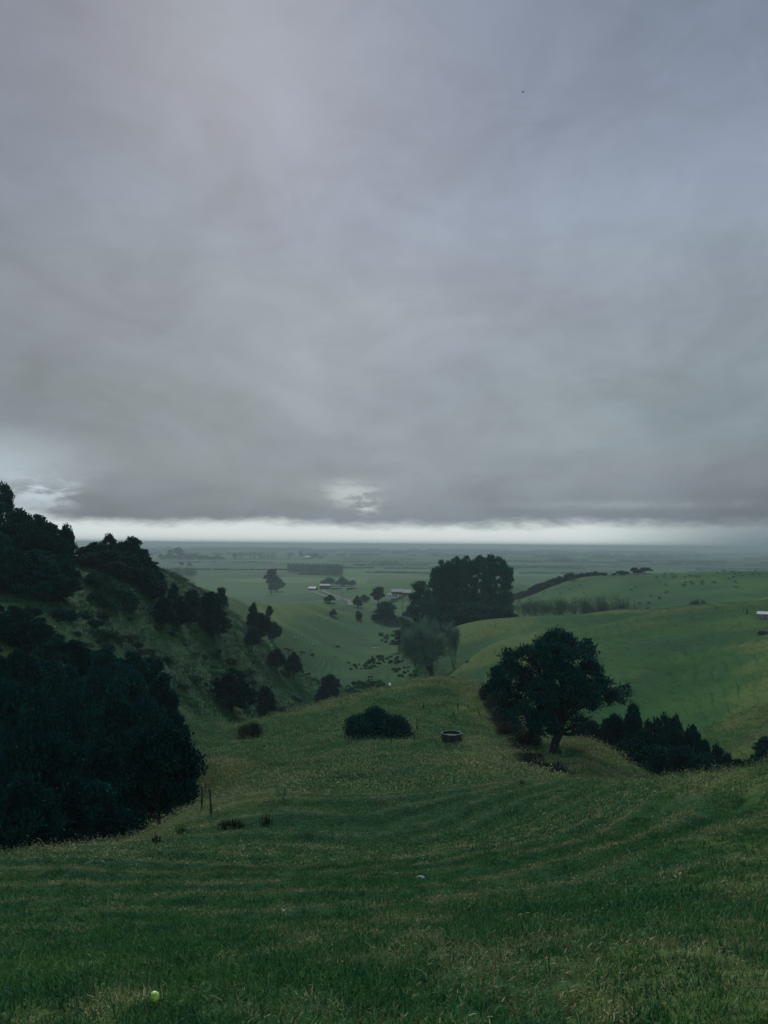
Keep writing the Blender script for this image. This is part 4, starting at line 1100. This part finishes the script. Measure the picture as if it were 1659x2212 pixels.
lab = 'fence post in the line running down the left slope'
for px, py in [(590,1400),(608,1404),(634,1404),(671,1408),(560,1432),(575,1442),(618,1470),(643,1488),(655,1500),(672,1478),(700,1440),(758,1447),(817,1447),(820,1456),(470,1362),(488,1374),(505,1392),(523,1405),(540,1420)]:
    post(px, py, lab, 'fence down the left slope', 1.2, .15, 135, w=1.4)
def gate_frame():
    a = hit(1614.5, 1326, dmin=150); b = hit(1629, 1328, dmin=150); b = b.copy(); b.y = a.y + .6; b.z = gz(b.x, b.y)
    o = empty('gate_frame', a, 0, 'dark timber gate frame of two posts and a top rail left of the white shed', 'gate'); v = b - a; H2 = 1.7
    for p in (Vector((0, 0, 0)), v): MB().tube([p + Vector((0, 0, -.3)), p + Vector((0, 0, H2))], .13, 8).build('post', M_WOOD, o)
    MB().tube([Vector((-.2, 0, H2 - .15)), v + Vector((.2, 0, H2 - .15))], .11, 8).build('rail', M_WOOD, o)
gate_frame()

M_STALK = plain('dead_stalk', (0.035, 0.034, 0.026, 1), 0.9, 0.3, 8)
def stalk_mesh(seed):
    r = random.Random(seed); mb = MB()
    for k in range(4):
        a = r.uniform(0, 6.3); h = r.uniform(.5, 1.0) * (1 if k == 0 else .55)
        mb.tube([(0, 0, -.1), (math.cos(a) * .06, math.sin(a) * .06, h * .5), (math.cos(a) * .12 * r.random(), math.sin(a) * .1, h)], [.045, .035, .02], 5)
        for j in range(9):
            z = h * r.uniform(.25, 1); b = r.uniform(0, 6.3); mb.tube([(math.cos(a) * .06, math.sin(a) * .06, z), (math.cos(b) * .12, math.sin(b) * .12, z + .1)], [.02, .008], 4)
    return mb.mesh('thistle_stalk', True)
SK = [stalk_mesh(i) for i in range(3)]
lab = 'dead thistle stalk standing in the grass around the knoll bush and trough'
for i, (px, py, s) in enumerate([(870,1581,1.6),(901,1580,1.7),(878,1598,1.2),(894,1600,1.2),(915,1532,1.2),(989,1532,1.5),(979,1548,1.2),(929,1542,.8),(858,1584,.8),(776,1594,.8),(752,1610,.8),(1035,1546,.8),(1012,1530,.7),(845,1604,.6),(1030,1590,.6),(640,1590,.5),(620,1560,.5)]):
    o = obj('thistle_stalk', SK[i % 3], M_STALK, None, hit(px, py, dmin=60)); o.scale = (.9, .9, s); o.rotation_euler = (random.uniform(-.08, .08), random.uniform(-.08, .08), i)
    tag(o, lab, 'stalk', 'dead thistle stalks on the knoll')
M_RUSH = foliage('rush_stems', (0.018, 0.036, 0.020, 1), (0.034, 0.055, 0.026, 1), (0.065, 0.075, 0.038, 1), scale=3)
def rush(n, w, h, seed):
    r = np.random.default_rng(seed); b = r.normal(size=(n, 2)) * w * .28; ang = r.uniform(0, 6.3, n); hh = h * r.uniform(.5, 1.05, n)
    d = np.stack([b[:, 0] * .35 / w + r.normal(size=n) * .06, b[:, 1] * .35 / w + r.normal(size=n) * .06, np.ones(n)], 1); s = np.stack([np.cos(ang), np.sin(ang), ang * 0], 1) * .014
    p = np.stack([b[:, 0], b[:, 1], np.full(n, -.1)], 1)
    v = np.stack([p - s, p + s, p + d * hh[:, None] + s * .3, p + d * hh[:, None] - s * .3], 1).reshape(-1, 3)
    return mesh_np('rush_clump', v, np.arange(n * 4).reshape(n, 4))
for px, py, n, w, h, lb in [(500,1790,420,.75,.36,'broad low clump of rushes on the near left slope'),(575,1783,60,.3,.55,'thin upright tuft of rushes right of the broad clump'),
                            (391,1804,90,.22,.42,'small dark tuft of rushes beside the wood edge'),(338,1820,70,.2,.3,'smallest tuft of rushes near the wood, lowest on the slope'),(1128,1700,80,.3,.4,'sparse tuft on the bank below the brambles')]:
    tag(obj('rush_clump', rush(n, w, h, int(px)), M_RUSH, None, hit(px, py, dmin=22)), lb, 'rushes')
sap = mk_bare(61, h=3, depth=3, r0=.05, stems=4, upright=.5, spread=.4, twig=.008)
grow(sap, 'bare_sapling', 609, 1728, 1698, 22, 'bare twiggy sapling on the slope above the rushes', cat='sapling', dmin=30, sink=.1)

# ------------------------------------------------------------------ farm buildings
M_ROOF = plain('pale_roof', (0.62, 0.65, 0.66, 1), 0.55, 0.1, 1.0)
M_ROOFG = plain('grey_roof', (0.36, 0.38, 0.38, 1), 0.6, 0.15, 1.0)
M_TIMB = plain('brown_cladding', (0.16, 0.125, 0.085, 1), 0.85, 0.2, 2)
M_DARKW = plain('dark_wall', (0.07, 0.085, 0.08, 1), 0.85, 0.3, 1)
M_GLASS_SHADE, _n, _b = mat('dark_glass_and_shade'); _b.inputs['Base Color'].default_value = (0.03, 0.04, 0.05, 1); _b.inputs['Roughness'].default_value = .15  # glass for windows, and the shade tone of the shed openings
def roof_gable(mb, x0, x1, y0, y1, z0, z1, t=.25, ov=.5):
    ym = (y0 + y1) / 2
    for s, ye in ((1, y0 - ov), (-1, y1 + ov)):
        v = [(x0 - ov, ye, z0), (x1 + ov, ye, z0), (x1 + ov, ym, z1), (x0 - ov, ym, z1)]
        mb.add(v + [(a, b, c + t) for a, b, c in v], [(0, 1, 2, 3), (4, 7, 6, 5), (0, 4, 5, 1), (1, 5, 6, 2), (2, 6, 7, 3), (3, 7, 4, 0)])
    return mb
def gable_walls(mb, x0, x1, y0, y1, z0, zr):
    ym = (y0 + y1) / 2
    v = [(x0,y0,-2),(x1,y0,-2),(x1,y1,-2),(x0,y1,-2),(x0,y0,z0),(x1,y0,z0),(x1,y1,z0),(x0,y1,z0),(x0,ym,zr),(x1,ym,zr)]
    return mb.add(v, [(0,3,2,1),(0,1,5,4),(2,3,7,6),(1,2,6,9,5),(3,0,4,8,7)])
def house():
    l = hit(863, 1289.5, dmin=600); s = l.y / F
    o = empty('farmhouse', l, 0, 'white and brown two-level farmhouse with pale metal roofs left of the pine stand', 'house')
    X = lambda px: (px - 863) * s; Z = lambda py: (1289.5 - py) * s
    gable_walls(MB(), X(846), X(868), 0, 9, Z(1279), Z(1274)).build('upper_wall', M_TIMB, o)
    MB().box(X(846) - .05, X(868) + .05, -.08, 9.05, -2, Z(1284.5)).build('lower_wall', M_WHITE, o)
    gable_walls(MB(), X(868) + .1, X(883), 2, 10, Z(1280.5), Z(1277)).build('wing_wall', M_TIMB, o)
    roof_gable(MB(), X(846), X(868), 0, 9, Z(1279) + .02, Z(1273)).build('upper_roof', M_ROOF, o)
    roof_gable(MB(), X(868) + .4, X(887), 1.2, 11, Z(1281) + .1, Z(1274.6)).build('wing_roof', M_ROOF, o)
    MB().box(X(838), X(846) - .1, -1, 6, -2, Z(1284)).build('lean_to', M_WHITE, o)
    MB().box(X(837.5), X(846) - .12, -1.3, 6.2, Z(1284) + .01, Z(1284) + .2).build('lean_to_roof', M_ROOF, o)
    MB().box(X(841), X(844.5), -1.06, -1.003, 0, Z(1285)).build('garage_door', M_ROOFG, o)
    for a, b in ((849, 851), (853, 857), (861.5, 863), (865, 866.5)): MB().box(X(a), X(b), -.14, -.083, .2, Z(1285.5)).build('window', M_GLASS_SHADE, o)
    for a, b in ((848, 851), (854, 860), (863, 866.5)): MB().box(X(a), X(b), -.06, -.003, Z(1284), Z(1280.5)).build('window', M_GLASS_SHADE, o)
    MB().box(X(872), X(878), 1.94, 1.997, .3, Z(1283)).build('window', M_GLASS_SHADE, o)
house()
def shed(name, px, base, w, h, dep, roof, wall, lb, openings=(), rh=.35, dmin=600, cat='shed', rz=0.0):
    l = hit(px, base, dmin=dmin); s = l.y / F; W2 = w * s / 2; H2 = h * s
    o = empty(name, l, rz, lb, cat)
    gable_walls(MB(), -W2, W2, 0, dep, H2 * (1 - rh), H2 * .93).build('wall', wall, o)
    roof_gable(MB(), -W2, W2, 0, dep, H2 * (1 - rh) + .02, H2 * .97, .2, .4).build('roof', roof, o)
    for a, b in openings: MB().box(-W2 + a * 2 * W2, -W2 + b * 2 * W2, -.06, -.003, 0, H2 * (1 - rh) * .9).build('opening_shade', M_GLASS_SHADE, o)  # thin dark panels on the wall stand in for shade inside open fronts
shed('barn', 701.5, 1273, 22, 11.5, 14, M_ROOFG, M_DARKW, 'open-fronted barn with a pale ridge roof at the end of the farm track', ((.42, .72),), .32, cat='barn')
shed('farm_shed', 673, 1275, 16, 7.5, 18, M_ROOFG, M_DARKW, 'low shed with a skewed grey roof left of the barn', ((.2, .5),), .55, rz=-.2)
shed('farm_shed', 727, 1273.5, 24, 4.2, 12, M_DARKW, M_DARKW, 'long low dark shed directly right of the barn', ((.1, .25), (.6, .8)), .3)
shed('farm_shed', 759, 1273.0, 20, 4.4, 12, M_DARKW, M_DARKW, 'low dark shed at the right end of the farmyard behind the white tank', ((.4, .6),), .3)
def tank():
    l = hit(749, 1273.6, dmin=600); mb = MB(); r = l.y / F * 2.7
    mb.tube([(0, 0, -.5), (0, 0, r * 1.1), (0, 0, r * 1.35), (0, 0, r * 1.5)], [r, r, r * .8, r * .2], 20)
    tag(mb.build('water_tank', M_WHITE, None, True), 'white dome-topped tank in front of the long dark farm sheds', 'tank').location = l
tank()
def right_shed():
    l = hit(1653, 1337, dmin=150); s = l.y / F; H2 = 12.5 * s
    o = empty('flat_shed', l, -.5, 'grey-white flat-roofed box shed cut by the right edge of the view', 'shed')
    W2 = 15 * s
    MB().box(-W2, W2, 0, 5.0, -.8, H2 * .75).build('wall', M_ROOFG, o)
    MB().add([(-W2 - .25, -.3, H2 * .75 + .01), (W2 + .25, -.3, H2 * .75 + .01), (W2 + .25, 5.3, H2 + .01), (-W2 - .25, 5.3, H2 + .01), (-W2 - .25, -.3, H2 * .75 + .13), (W2 + .25, -.3, H2 * .75 + .13), (W2 + .25, 5.3, H2 + .13), (-W2 - .25, 5.3, H2 + .13)],
             [(0,3,2,1),(4,5,6,7),(0,1,5,4),(1,2,6,5),(2,3,7,6),(3,0,4,7)]).build('roof', M_ROOF, o)
    for x in (-W2 - .003, 0, W2 - .1): MB().box(x, x + .12, -.07, -.003, -.5, H2 * .74).build('corner_post', M_WOOD, o)
right_shed()
for px, base, w, lb in [(664, 1204.5, 12, 'white farm building far out on the plain beside a dark tree'), (897, 1198.6, 16, 'long white building far out on the plain above the house')]:
    shed('far_building', px, base, w, 2.6, 18, M_ROOF, M_WHITE, lb, (), .4, dmin=1500, cat='building')

# ------------------------------------------------------------------ tracks, stream, power line
M_GRAV = plain('gravel', (0.17, 0.19, 0.17, 1), 0.95, 0.2, .3)
def ribbon(name, pix, width, m, lift=.12, kind='structure', lb=None, cat=None, dmin=600, side=None):
    P = [hit(a, b, dmin=dmin) for a, b in pix]; Q = []
    for i in range(len(P) - 1):
        for k in range(10): Q.append(P[i].lerp(P[i + 1], k / 10))
    Q.append(P[-1]); v = []
    for i, p in enumerate(Q):
        t = (Q[min(i + 1, len(Q) - 1)] - Q[max(i - 1, 0)]); t.z = 0; t.normalize(); n = Vector((-t.y, t.x, 0)) * width * .5 * (1 + .25 * math.sin(i * 1.3))
        for e in (p - n, p + n): v.append((e.x, e.y, gz(e.x, e.y) + lift))
    f = [(2 * i, 2 * i + 2, 2 * i + 3, 2 * i + 1) for i in range(len(Q) - 1)]
    return tag(MB().add(v, f).build(name, m), lb, cat, None, kind)
ribbon('farm_track', [(662,1276),(675,1278.5),(688,1283),(702,1287.7),(723,1294),(737,1297)], 5, M_GRAV, .5)
ribbon('farm_track', [(696,1275),(700,1278.5),(715,1285),(735,1291.7),(752,1297),(759,1297.6)], 5.5, M_GRAV, .5)
ribbon('farm_track', [(752,1298),(756,1303),(753,1308)], 5, M_GRAV, .5)
ribbon('farm_track', [(420,1254),(450,1257),(520,1262),(600,1270)], 4, M_GRAV, .5)
M_STREAM = plain('broken_water', (0.22, 0.27, 0.25, 1), 0.2, 0.3, 1)
ribbon('stream', [(841,1476),(842,1479),(843,1483)], .9, M_STREAM, .2, dmin=200)
M_PLANK = plain('pale_boards', (0.42, 0.40, 0.33, 1), 0.9, 0.2, 2)
l = hit(811, 1400, dmin=250); tag(MB().box(-2.6, 2.6, -.6, .6, -.1, .22).build('timber_slab', M_PLANK), 'pale flat slab lying on the bright green creek flat', 'slab').location = l
def power():
    a = spot(870, 445); b = spot(1720, 395); ha = at(885, 1294, 445).z - a.z + .6; hb = at(1700, 1300, 395).z - b.z
    M_W = plain('cable', (0.16, 0.18, 0.17, 1), 0.6, 0.1, 1)
    for p, h, lb in ((a, ha, 'power pole half hidden among the trees left of the pines'), (b, hb, 'power pole beyond the right edge carrying the cables')):
        o = empty('power_pole', p, .1, lb, 'pole')
        MB().tube([(0, 0, -1), (0, 0, h)], [.16, .11], 8).build('pole', M_WOOD, o); MB().box(-.1, .1, -1.2, 1.2, h - .5, h - .3).build('crossarm', M_WOOD, o)
    for k in range(4):
        off = Vector((0, -1.1 + k * .73, -.25 - .6 * k)); pts = []
        for i in range(41):
            t = i / 40; q = (a + Vector((0, 0, ha))).lerp(b + Vector((0, 0, hb)), t) + off; q.z -= 4 * t * (1 - t) * 4.0; pts.append(q)
        tag(MB().tube(pts, .035, 4).build('power_cable', M_W), 'thin power cable crossing in front of the pine stand', 'cable', 'power cables across the valley')
power()
p = hit(739.6, 1293, dmin=600); tag(MB().tube([(0, 0, -.5), (0, 0, 9)], [.3, .22], 8).build('power_pole', M_WOOD), 'short pole beside the farm track', 'pole').location = p

# ------------------------------------------------------------------ small things near the camera
def ball():
    m, nt, b = mat('fluorescent_plastic'); tc = nt.nodes.new('ShaderNodeTexCoord'); n = tex(nt, tc.outputs['Object'], 30, 3)
    nt.links.new(ramp(nt, n, [(.38, (0.25, 0.60, 0.04, 1)), (.62, (0.75, 1.0, 0.20, 1))]), b.inputs['Base Color']); b.inputs['Roughness'].default_value = .35
    l = hit(333, 2171); r = l.length / F * 9.2; me = bpy.data.meshes.new('ball'); bm = bmesh.new(); bmesh.ops.create_uvsphere(bm, u_segments=28, v_segments=18, radius=r)
    for v in bm.verts:
        a = math.atan2(v.co.z, v.co.x); v.co *= 1 - .06 * (math.exp(-((a - 1.3) / .14) ** 2) + math.exp(-((a - .3) / .12) ** 2))
        if v.co.x < 0: v.co.x *= 1.08
        v.co.z *= .95
    bm.to_mesh(me); bm.free()
    for p in me.polygons: p.use_smooth = True
    o = obj('plastic_ball', me, m, None, l + Vector((0, 0, r * .9 + .02))); o.rotation_euler = (.3, .25, .2)
    tag(o, 'dented fluorescent green plastic ball lying in the near grass', 'ball')
import bmesh
ball()
def bone(px, py, wpx, lb, seed):
    l = hit(px, py); w = l.length / F * wpx; r = random.Random(seed); mb = MB()
    mb.tube([(-w * .5, 0, .02), (-w * .2, .01, .045), (w * .15, 0, .05), (w * .4, .01, .035), (w * .5, 0, .02)], [w * .03, w * .05, w * .13, w * .15, w * .05], 8)
    mb.tube([(w * .2, 0, .05), (w * .3, -.05, .03)], [w * .08, w * .03], 6)
    o = mb.build('bleached_bone', M_WHITE, None, True); o.location = l + Vector((0, 0, .045)); o.rotation_euler = (0, .12, -.15); tag(o, lb, 'bone')
bone(907, 1905, 17, 'larger bleached white bone fragment lying in the grass', 1)
bone(610, 1981, 8, 'tiny white bone chip in the near grass left of the larger fragment', 2)
def bird():
    p = at(1130, 199, 60); s = .2; mb = MB()
    mb.tube([(-.5 * s, 0, 0), (-.2 * s, 0, .02), (.3 * s, 0, 0), (.6 * s, 0, 0)], [.02 * s, .12 * s, .13 * s, .03 * s], 8)
    for q in (1, -1): mb.tube([(.1 * s, 0, .05 * s), (.0, q * .5 * s, .35 * s), (-.25 * s, q * .95 * s, .2 * s)], [.09 * s, .07 * s, .015 * s], 6)
    o = mb.build('bird', M_COW, None, True); o.location = p; o.rotation_euler = (0, 0, .9); tag(o, 'tiny dark bird flying high in the cloudy sky', 'bird')
bird()
# ------------------------------------------------------------------ grass (one uncountable stuff object)
def blade_mat(name, stops, scale=1.2):
    m, nt, b = mat(name); g = nt.nodes.new('ShaderNodeNewGeometry'); oi = nt.nodes.new('ShaderNodeObjectInfo')
    n = tex(nt, g.outputs['Position'], scale, 4); r = mth(nt, 'ADD', mth(nt, 'MULTIPLY', n, 0.6), mth(nt, 'MULTIPLY', oi.outputs['Random'], 0.4))
    nt.links.new(ramp(nt, r, stops), b.inputs['Base Color']); b.inputs['Roughness'].default_value = .7; b.inputs['Specular IOR Level'].default_value = .25
    return m
M_BL = blade_mat('grass_blades', [(0.25, (0.028, 0.145, 0.068, 1)), (0.45, (0.060, 0.21, 0.074, 1)), (0.62, (0.115, 0.285, 0.080, 1)), (0.8, (0.21, 0.36, 0.10, 1))])
M_ST = blade_mat('straw_blades', [(0.25, (0.10, 0.17, 0.080, 1)), (0.45, (0.20, 0.26, 0.10, 1)), (0.60, (0.29, 0.31, 0.13, 1)), (0.8, (0.68, 0.60, 0.33, 1))], 3.0)
def tuft(name, n, w, h, bw, seed, m, lay=.35, curl=.6):
    r = np.random.default_rng(seed); b = r.normal(size=(n, 2)) * w * .5; a = r.uniform(0, 2 * PI, n); hh = h * r.uniform(.45, 1.1, n)
    lean = np.abs(r.normal(size=n)) * lay
    d1 = unit(np.stack([np.cos(a) * lean, np.sin(a) * lean, np.ones(n)], 1)); d2 = unit(d1 + np.stack([np.cos(a) * curl, np.sin(a) * curl, -.25 * np.ones(n)], 1) * r.uniform(.3, 1.2, (n, 1)))
    sd_ = np.stack([-np.sin(a), np.cos(a), 0 * a], 1); sd_ = sd_ + r.normal(size=(n, 3)) * .4; sd_ = unit(sd_) * bw * r.uniform(.6, 1.3, (n, 1))
    p0 = np.stack([b[:, 0], b[:, 1], np.full(n, -.02)], 1); p1 = p0 + d1 * hh[:, None] * .55; p2 = p1 + d2 * hh[:, None] * .5
    v = np.stack([p0 - sd_, p0 + sd_, p1 + sd_ * .8, p1 - sd_ * .8, p2], 1).reshape(-1, 3); o = np.arange(n)[:, None] * 5
    me = mesh_np(name, v, [o + np.array([0, 1, 2, 3]), o + np.array([3, 2, 4])]); me.materials.append(m); return me
TC = bpy.data.collections.new('tufts')
def src(name, me):
    o = bpy.data.objects.new(name, me); TC.objects.link(o); o['kind'] = 'helper'
# alphabetical order gives the instance index
src('a_green', tuft('a', 40, .11, .050, .0032, 1, M_BL)); src('b_green', tuft('b', 38, .13, .066, .0034, 2, M_BL, .5)); src('c_green', tuft('c', 44, .10, .038, .0034, 3, M_BL, .3))
src('d_straw', tuft('d', 30, .10, .045, .0030, 4, M_ST, .9, .5)); src('e_straw', tuft('e', 24, .11, .058, .0032, 5, M_ST, 1.4, .6))
src('f_coarse', tuft('f', 60, .36, .070, .0062, 6, M_BL, .7)); src('g_coarse', tuft('g', 60, .40, .060, .0066, 7, M_BL, .9)); src('h_dry', tuft('h', 52, .36, .062, .006, 8, M_ST, 1.1, .6))
src('i_far', tuft('i', 46, 1.0, .14, .02, 9, M_BL, 1.0)); src('j_fardry', tuft('j', 40, 1.0, .13, .018, 10, M_ST, 1.5, 1.0))

M_FN = blade_mat('fern_fronds', [(0.25, (0.012, 0.060, 0.036, 1)), (0.5, (0.026, 0.100, 0.048, 1)), (0.8, (0.060, 0.150, 0.06, 1))], .12)
src('k_fern', tuft('k', 30, 1.6, .5, .05, 11, M_FN, .9))

def dryness(x, y, z):
    """0 green .. 1 straw; drier on the treads between the stock tracks and in patches"""
    n = fbm(x / 2.2, y / 2.2, 201) * .55 + fbm(x / .4, y / .4, 205) * .65 + fbm(x / 12, y / 12, 207) * .3
    ph = z / 0.66 + 2.4 * fbm(x / 18, y / 18, 21, 2) + 0.18 * fbm(x / 2.5, y / 2.5, 5); s = ph - np.floor(ph)
    return n + 0.34 * (np.cos(2 * PI * (s - .62)) - .15) * sstep(5, 18, np.hypot(x, y))

def gap(x, y, z):
    ph = z / 0.66 + 2.4 * fbm(x / 18, y / 18, 21, 2) + 0.18 * fbm(x / 2.5, y / 2.5, 5); s = ph - np.floor(ph)
    return np.exp(-((s - .12) / .14) ** 2) * sstep(6, 18, np.hypot(x, y))

def grass():
    rng = np.random.default_rng(5); X = []; Y = []; I = []; S = []
    def zone(d0, d1, dens, idx_g, idx_s, sc, thr, where=None):
        amax = 0.60; area = amax * (d1 * d1 - d0 * d0); n = int(area * dens)
        d = np.sqrt(rng.uniform(d0 * d0, d1 * d1, n)); a = rng.uniform(-amax, amax, n); x = d * np.sin(a); y = d * np.cos(a); z = smooth_z(a, d)
        dr = dryness(x, y, z) + rng.normal(size=n) * .09 + np.clip(convexity(x, y) * 3.0, -.20, .34) * sstep(10, 35, d) - .35 * sstep(110, 140, d) * (a < -0.12)  # crest light and left-hillside shade also set through the share of straw
        dry = dr > thr
        # keep rather fewer tufts in the hollows so that dark gaps stay
        keep = (True if where is None else where(x, y, a)) & (rng.random(n) < 0.25 + 1.1 * fbm(x / .7, y / .7, 230) - 0.5 * gap(x, y, z) + 0.35 * (d < 9))
        g = np.array(idx_g)[rng.integers(0, len(idx_g), n)]; s_ = np.array(idx_s)[rng.integers(0, len(idx_s), n)]
        X.append(x[keep]); Y.append(y[keep]); I.append(np.where(dry, s_, g)[keep]); S.append((sc * rng.uniform(.6, 1.35, n) * (0.8 + .5 * fbm(x / 1.6, y / 1.6, 240)))[keep])
    zone(2.2, 9, 300, (0, 1, 2), (3, 4), 1.0, .85)
    zone(9, 18, 170, (0, 1, 2, 0), (3, 4, 3), 1.15, .85)
    zone(18, 42, 34, (5, 6), (7,), 1.0, .86)
    zone(42, 90, 13, (5, 6, 8), (7, 9), 1.3, .84)
    zone(90, 150, 9, (5, 6, 8), (7, 9), 1.4, .84)
    zone(150, 330, 0.9, (10, 10, 8), (9, 10), 1.2, .84, lambda x, y, a: (a < -0.02))
    zone(150, 420, 0.7, (8,), (9,), 1.3, .82, lambda x, y, a: (a > -0.02))
    x = np.concatenate(X); y = np.concatenate(Y); idx = np.concatenate(I).astype(np.int32); s = np.concatenate(S).astype(np.float32)
    z = ground_z(x, y)
    me = bpy.data.meshes.new('grass'); me.vertices.add(len(x)); me.vertices.foreach_set('co', np.stack([x, y, z], 1).astype(np.float32).ravel())
    a = me.attributes.new('pick', 'INT', 'POINT'); a.data.foreach_set('value', idx)
    a = me.attributes.new('size', 'FLOAT', 'POINT'); a.data.foreach_set('value', s)
    a = me.attributes.new('turn', 'FLOAT_VECTOR', 'POINT'); t = np.stack([rng.normal(size=len(x)) * .12 + .15, rng.normal(size=len(x)) * .12, rng.uniform(0, 2 * PI, len(x))], 1).astype(np.float32); a.data.foreach_set('vector', t.ravel())
    o = obj('grass', me, M_BL); tag(o, 'tufted green and straw-coloured pasture grass over the near slope and knoll', 'grass', kind='stuff')
    ng = bpy.data.node_groups.new('grass_tufts', 'GeometryNodeTree')
    ng.interface.new_socket('Geometry', in_out='INPUT', socket_type='NodeSocketGeometry'); ng.interface.new_socket('Geometry', in_out='OUTPUT', socket_type='NodeSocketGeometry')
    N = ng.nodes.new; L = ng.links.new; gi = N('NodeGroupInput'); go_ = N('NodeGroupOutput'); ip = N('GeometryNodeInstanceOnPoints'); ci = N('GeometryNodeCollectionInfo')
    ci.inputs['Collection'].default_value = TC; ci.inputs['Separate Children'].default_value = True; ci.inputs['Reset Children'].default_value = True
    def na(nm, ty):
        n = N('GeometryNodeInputNamedAttribute'); n.data_type = ty; n.inputs['Name'].default_value = nm; return n.outputs['Attribute']
    L(gi.outputs[0], ip.inputs['Points']); L(ci.outputs[0], ip.inputs['Instance']); ip.inputs['Pick Instance'].default_value = True
    L(na('pick', 'INT'), ip.inputs['Instance Index']); L(na('turn', 'FLOAT_VECTOR'), ip.inputs['Rotation']); L(na('size', 'FLOAT'), ip.inputs['Scale'])
    L(ip.outputs[0], go_.inputs[0])
    md = o.modifiers.new('tufts', 'NODES'); md.node_group = ng
    print('grass tufts', len(x))
grass()
